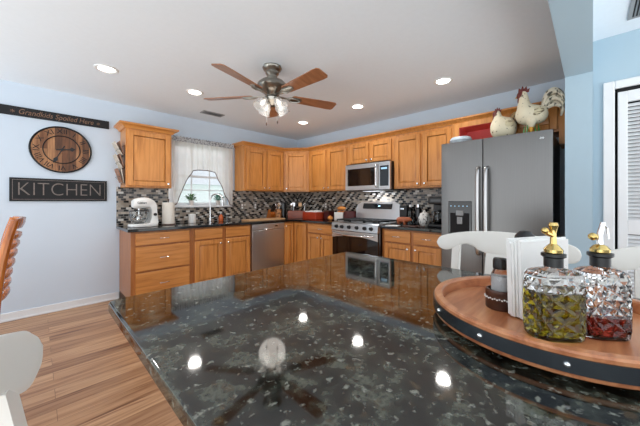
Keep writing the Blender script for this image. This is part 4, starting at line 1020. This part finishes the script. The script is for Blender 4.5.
obj('body', MB().box(-0.07,-0.06,0, 0.07,0.06,0.13, 0.008, 2), 'darkred', t); obj('lid', MB().box(-0.073,-0.063,0.1305, 0.073,0.063,0.15, 0.006, 2), 'walnut', t)
o = obj('onion', MB().lathe([(0,0),(0.02,0.001),(0.04,0.02),(0.042,0.038),(0.03,0.06),(0.008,0.072),(0.003,0.085),(0,0.086)], seg=24), 'bread'); tag(o, 'golden onion on the counter left of the white bread box', 'onion', (-0.38,-1.235,CT))
t = thing('bread_box', 'small white box heaped with bread left of the stove', 'box', (-0.22,-1.34,CT), WB)
mb = MB()
for a in ((-0.09,-0.08,0, 0.09,-0.072,0.13),(-0.09,0.072,0, 0.09,0.08,0.13),(-0.09,-0.0715,0, -0.082,0.0715,0.13),(0.082,-0.0715,0, 0.09,0.0715,0.13),(-0.0815,-0.0715,0, 0.0815,0.0715,0.075)): mb.box(*a, 0.002)
obj('body', mb, 'white', t)
for dx, dy, dz, sc_, lb in ((-0.038,0.0,0.1155,(0.88,1.1,0.8),'round bread loaf at the left of the white box'),(0.041,0.01,0.1155,(0.78,1.1,0.8),'round bread loaf at the right of the white box'),(0.0,0.0,0.190,(1.75,1.25,0.75),'bread loaf on top of the white box heap')):
    o = obj('bread_loaf', MB().sphere((0,0,0),0.046,sc_,20), 'bread'); tag(o, lb, 'bread', (-0.22+dy,-1.34-dx,CT+dz), WB, 'bread in the white box')
t = thing('toaster', 'dark red toaster tucked between bread box and stove', 'toaster', (-0.20,-1.492,CT), WB)
obj('body', MB().box(-0.045,-0.12,0.008, 0.045,0.12,0.15, 0.02, 3), 'darkred', t)
obj('slot', MB().box(-0.012,-0.09,0.1502, 0.012,0.09,0.152), 'black', t)
obj('foot', MB().box(-0.04,-0.11,0, 0.04,0.11,0.0078), 'black', t)
# right hand counter
t = thing('can_opener', 'tall black electric can opener just right of the stove', 'can opener', (-0.14,-2.405,CT), WB)
obj('body', MB().box(-0.055,-0.06,0, 0.055,0.06,0.25, 0.012, 2), 'black', t)
obj('lever', MB().box(-0.02,-0.10,0.19, 0.035,-0.0605,0.215, 0.005, 2), 'chrome', t)
t = thing('water_bottle', 'pale blue glass bottle beside the black can opener', 'bottle', (-0.20,-2.515,CT))
obj('body', MB().lathe([(0,0),(0.03,0),(0.032,0.004),(0.032,0.16),(0.014,0.2),(0.014,0.23),(0,0.23)], seg=24), 'blueglass', t)
obj('cap', MB().cyl((0,0,0.2305),(0,0,0.26),0.017,0.016,16), 'white', t)
t = thing('coffee_jar', 'dark storage jar left of the floral canister', 'jar', (-0.16,-2.605,CT))
obj('body', MB().lathe([(0,0),(0.042,0),(0.046,0.005),(0.046,0.20),(0.03,0.225),(0,0.225)], seg=28), 'blackgloss', t)
obj('lid', MB().cyl((0,0,0.2255),(0,0,0.265),0.034,0.03,24), 'chrome', t)
t = thing('canister', 'round floral china canister left of the coffee maker', 'canister', (-0.26,-2.73,CT))
obj('body', MB().lathe([(0,0),(0.045,0),(0.05,0.006),(0.07,0.05),(0.07,0.10),(0.056,0.135),(0,0.135)], seg=32), 'floral', t)
obj('lid', MB().lathe([(0,0.1355),(0.058,0.1355),(0.05,0.155),(0.02,0.168),(0.012,0.19),(0,0.192)], seg=32), 'floral', t)
o = obj('pig_figurine', MB().mesh(blob_mesh([((-0.045,0,0.062),(0.04,0,0.066),0.036,0.036),((0.04,0,0.066),(0.085,0,0.072),0.033,0.028),((0.085,0,0.072),(0.115,0,0.068),0.02,0.015)]+[((x,y,0.045),(x,y,0.010),0.014,0.011) for x in (-0.05,0.035) for y in (-0.022,0.022)], 0.004, 4)), plain('copper_brown', srgb(164,88,52), 0.35, var=0.2), smooth=80)
tag(o, 'brown glazed pig figurine on the counter right of the stove', 'figurine', (-0.40,-2.505,CT+0.006), WB)
o = obj('paper_sheet', MB().box(-0.075,-0.06,0, 0.075,0.06,0.003), 'paper'); tag(o, 'white folded paper lying right of the stove', 'paper', (-0.54,-2.45,CT), WB+0.1)
t = thing('paddle_board', 'small walnut paddle board at the counter front left of fridge', 'cutting board', (-0.53,-2.69,CT), WB+0.05)
obj('board', MB().prism(rrect(-0.10,-0.055,0.09,0.055,0.03), 0.016, None, 0.004), 'walnut', t); obj('grip', MB().prism(rrect(0.0905,-0.016,0.16,0.016,0.012), 0.016, None, 0.004), 'walnut', t)
t = thing('coffee_maker', 'black coffee maker with glass pot beside the fridge', 'coffee maker', (-0.28,-2.935,CT), WB)
obj('base', MB().box(-0.095,-0.15,0, 0.095,0.12,0.035, 0.012, 2), 'black', t)
obj('water_tank', MB().box(-0.095,0.02,0.0355, 0.095,0.12,0.27, 0.012, 2), 'black', t)
obj('brew_head', MB().box(-0.095,-0.14,0.2705, 0.095,0.12,0.36, 0.018, 2), 'black', t)
obj('control_strip', MB().box(-0.06,-0.142,0.30, 0.06,-0.1395,0.33, 0.001), 'blackgloss', t)
cf = obj('carafe', MB().lathe([(0,0.036),(0.055,0.036),(0.066,0.06),(0.068,0.11),(0.05,0.16),(0.05,0.18),(0.046,0.18),(0.046,0.16),(0.064,0.11),(0.062,0.062),(0.05,0.042),(0,0.042)], (0,-0.07,0), 28), 'clear', t)
obj('carafe_lid', MB().cyl((0,-0.07,0.1805),(0,-0.07,0.2),0.05,0.045,24), 'black', cf)
obj('carafe_handle', MB().tube(catmull([(0,-0.12,0.165),(0,-0.16,0.16),(0,-0.165,0.1),(0,-0.135,0.075)],5), 0.008, 8), 'black', cf)
obj('coffee', MB().lathe([(0,0.043),(0.049,0.043),(0.061,0.064),(0.0625,0.10),(0,0.1)], (0,-0.07,0), 28), 'blackgloss', cf)
# outlets
def outlet(label, loc, rz):
    t = thing('wall_outlet', label, 'outlet', loc, rz, 'wall outlets')
    obj('plate', MB().box(-0.036,-0.006,-0.058, 0.036,0,0.058, 0.003), plain('taupe_plate', srgb(120,110,102), 0.4), t)
    obj('sockets', MB().box(-0.016,-0.0085,-0.04, 0.016,-0.0062,-0.006, 0.001).box(-0.016,-0.0085,0.006, 0.016,-0.0062,0.04, 0.001), 'white', t)
outlet('taupe wall outlet with white sockets nearest the window, above the cutting board', (-1.248,-0.0125,1.13), 0)
outlet('taupe wall outlet with white sockets above the knife block and crock', (-0.994,-0.0125,1.13), 0)
outlet('taupe wall outlet with white sockets above the red lacquered box', (-0.0125,-0.80,1.14), WB)

# mail rack on the side of the wall cabinet
t = thing('mail_rack', 'wire mail rack hung on the side of the left wall cabinet', 'rack', (-2.946,-0.19,1.42))
mb = MB(); mb.tube([(-0.003,-0.10,0.0),(-0.003,-0.10,0.46),(-0.003,0.10,0.46),(-0.003,0.10,0.0)], 0.003, 6, True)
for z in (0.02,0.19,0.34): mb.tube([(-0.003,-0.10,z),(-0.06,-0.10,z+0.07),(-0.06,0.10,z+0.07),(-0.003,0.10,z),], 0.0025, 6, True)
obj('wire_frame', mb, 'blackmetal', t)
for i, (z, a, m_, lb) in enumerate(((0.022,-0.30,'brochure2','brown booklet in the lowest pocket of the mail rack'),(0.022,-0.16,'brochure','cream booklet in the lowest pocket of the mail rack'),(0.192,-0.40,'brochure','outermost cream leaflet in the middle of the mail rack'),(0.192,-0.24,'brochure2','brown leaflet in the middle of the mail rack'),(0.342,-0.45,'brochure','outermost pale envelope at the top of the rack'),(0.342,-0.25,'brochure2','tan envelope at the top of the rack'))):
    o = obj('leaflet', MB().box(-0.004,-0.085,0, 0.004,0.085,0.17, 0.001), m_); tag(o, lb, 'leaflet', (-2.956-0.014*(1-i%2),-0.19,1.42+z), 0, 'leaflets in the mail rack', (0,a,0))

# ------------------------------------------------------------------ on top of the fridge
FT = 1.7855
t = thing('covered_dish', 'grey blue covered dish at the left on top of the fridge', 'dish', (-0.50,-3.235,FT))
obj('dish', MB().lathe([(0,0),(0.085,0),(0.10,0.03),(0.105,0.075),(0.098,0.075),(0.09,0.035),(0,0.008)], seg=36), 'slate', t)
obj('lid', MB().lathe([(0,0.0755),(0.108,0.0755),(0.108,0.085),(0.095,0.11),(0.05,0.12),(0,0.122)], seg=36), 'slate', t)
def rooster(label, loc, rz, s, cock):
    t = thing('rooster_figurine' if cock else 'hen_figurine', label, 'figurine', loc, rz)
    if cock: body = [((-0.055,0,0.185),(0.04,0,0.20),0.072,0.085), ((0.04,0,0.20),(0.055,0,0.275),0.08,0.052), ((0.055,0,0.275),(0.062,0,0.36),0.05,0.036), ((-0.055,0,0.185),(-0.095,0,0.225),0.06,0.03), ((0,0.035,0.14),(0,0.03,0.10),0.045,0.026), ((0,-0.035,0.14),(0,-0.03,0.10),0.045,0.026)]
    else: body = [((-0.04,0,0.115),(0.03,0,0.125),0.082,0.09), ((0.03,0,0.125),(0.045,0,0.19),0.082,0.046), ((0.045,0,0.19),(0.05,0,0.228),0.042,0.033), ((-0.04,0,0.115),(-0.08,0,0.15),0.065,0.03)]
    obj('body', MB().mesh(blob_mesh(body)), 'plumage', t, smooth=80)
    hx, hz = (0.062,0.365) if cock else (0.05,0.236)
    cb_ = MB(); k = 1.3 if cock else 0.9
    pts = [(-0.035,0.012),(-0.04,0.035),(-0.025,0.030),(-0.02,0.052),(-0.006,0.036),(0.002,0.058),(0.012,0.037),(0.026,0.046),(0.03,0.018),(0.0,0.012)]
    cb_.prism([(x*k,y*k) for x,y in pts], 0.016, Matrix.Translation((hx,0.008,hz)) @ FACE_Y, 0.003)
    for sy in (-1,1): cb_.sphere((hx+0.03,sy*0.011,hz-0.048),0.02,(0.7,0.6,1.5),12)
    cb_.sphere((hx+0.014,0,hz-0.006),0.037 if cock else 0.034,(1,0.97,1.05),14)
    obj('comb_and_wattles', cb_, 'comb', t)
    obj('beak', MB().cyl((hx+0.03,0,hz-0.008),(hx+0.062,0,hz-0.02),0.012,0.001,10), 'yellowleg', t)
    for sy in (-1,1):
        obj('eye', MB().sphere((hx+0.024,sy*0.025,hz+0.003),0.0055,seg=10), 'black', t)
        obj('wing', MB().sphere((-0.025,sy*(0.058 if cock else 0.064),0.19 if cock else 0.125),0.062,(1.15,0.3,0.62),20,RY(0.25)), 'wing', t)
    if cock:
        for i in range(9):
            u = i/8; a = math.radians(112-100*u); y = 0.013*((i%3)-1)
            p = [(-0.07,y,0.20),(-0.10-0.015*u,y*1.3,0.325-0.10*u),(-0.16-0.015*u,y*1.6,0.375-0.135*u),(-0.22,y*1.8,0.335-0.13*u),(-0.24+0.03*u,y*1.8,0.265-0.12*u)]
            obj('tail_feather', MB().tube(catmull(p,6), [0.008+0.009*math.sin(PI*j/24) for j in range(25)], 8, flat=0.9), 'tailmat', t)
    else:
        for i in range(5):
            u = i/4; a = math.radians(75-55*u); y = 0.012*((i%3)-1)
            p = [(-0.06,y,0.13),(-0.08-0.05*math.cos(a),y,0.145+0.055*math.sin(a)),(-0.095-0.085*math.cos(a),y,0.15+0.075*math.sin(a))]
            obj('tail_feather', MB().tube(catmull(p,6), [0.014+0.014*math.sin(PI*j/12) for j in range(13)], 8), 'hentail', t)
    for sy in (-1,1):
        obj('leg', MB().cyl((0.0,sy*0.032,0.0125),(0.0,sy*0.028,0.13 if cock else 0.07),0.011,0.02,12), 'yellowleg' if cock else 'comb', t)
    bs = MB(); bs.lathe([(0,0),(0.085,0),(0.088,0.006),(0.07,0.012),(0,0.012)], seg=28, sx=1.1, sy=0.75)
    if cock:
        for a in range(12):
            x, y = 0.075*math.cos(a*PI/6), 0.05*math.sin(a*PI/6); bs.cyl((x,y,0.011),(x*0.75,y*0.75,0.05+0.03*(a%3)),0.012,0.002,6)
    obj('grass_base' if cock else 'base', bs, 'greenbase' if cock else 'plumage', t)
    t.scale = (s*0.87,s,s) if cock else (s*0.92,s*0.97,s*1.27); return t
rooster('cream hen figurine standing left of the rooster on the fridge', (-0.450,-3.612,FT), PI/2+0.15, 1.02, False)
rooster('tall cream rooster figurine with striped tail on the fridge', (-0.570,-3.850,FT), PI/2+0.15, 1.10, True)
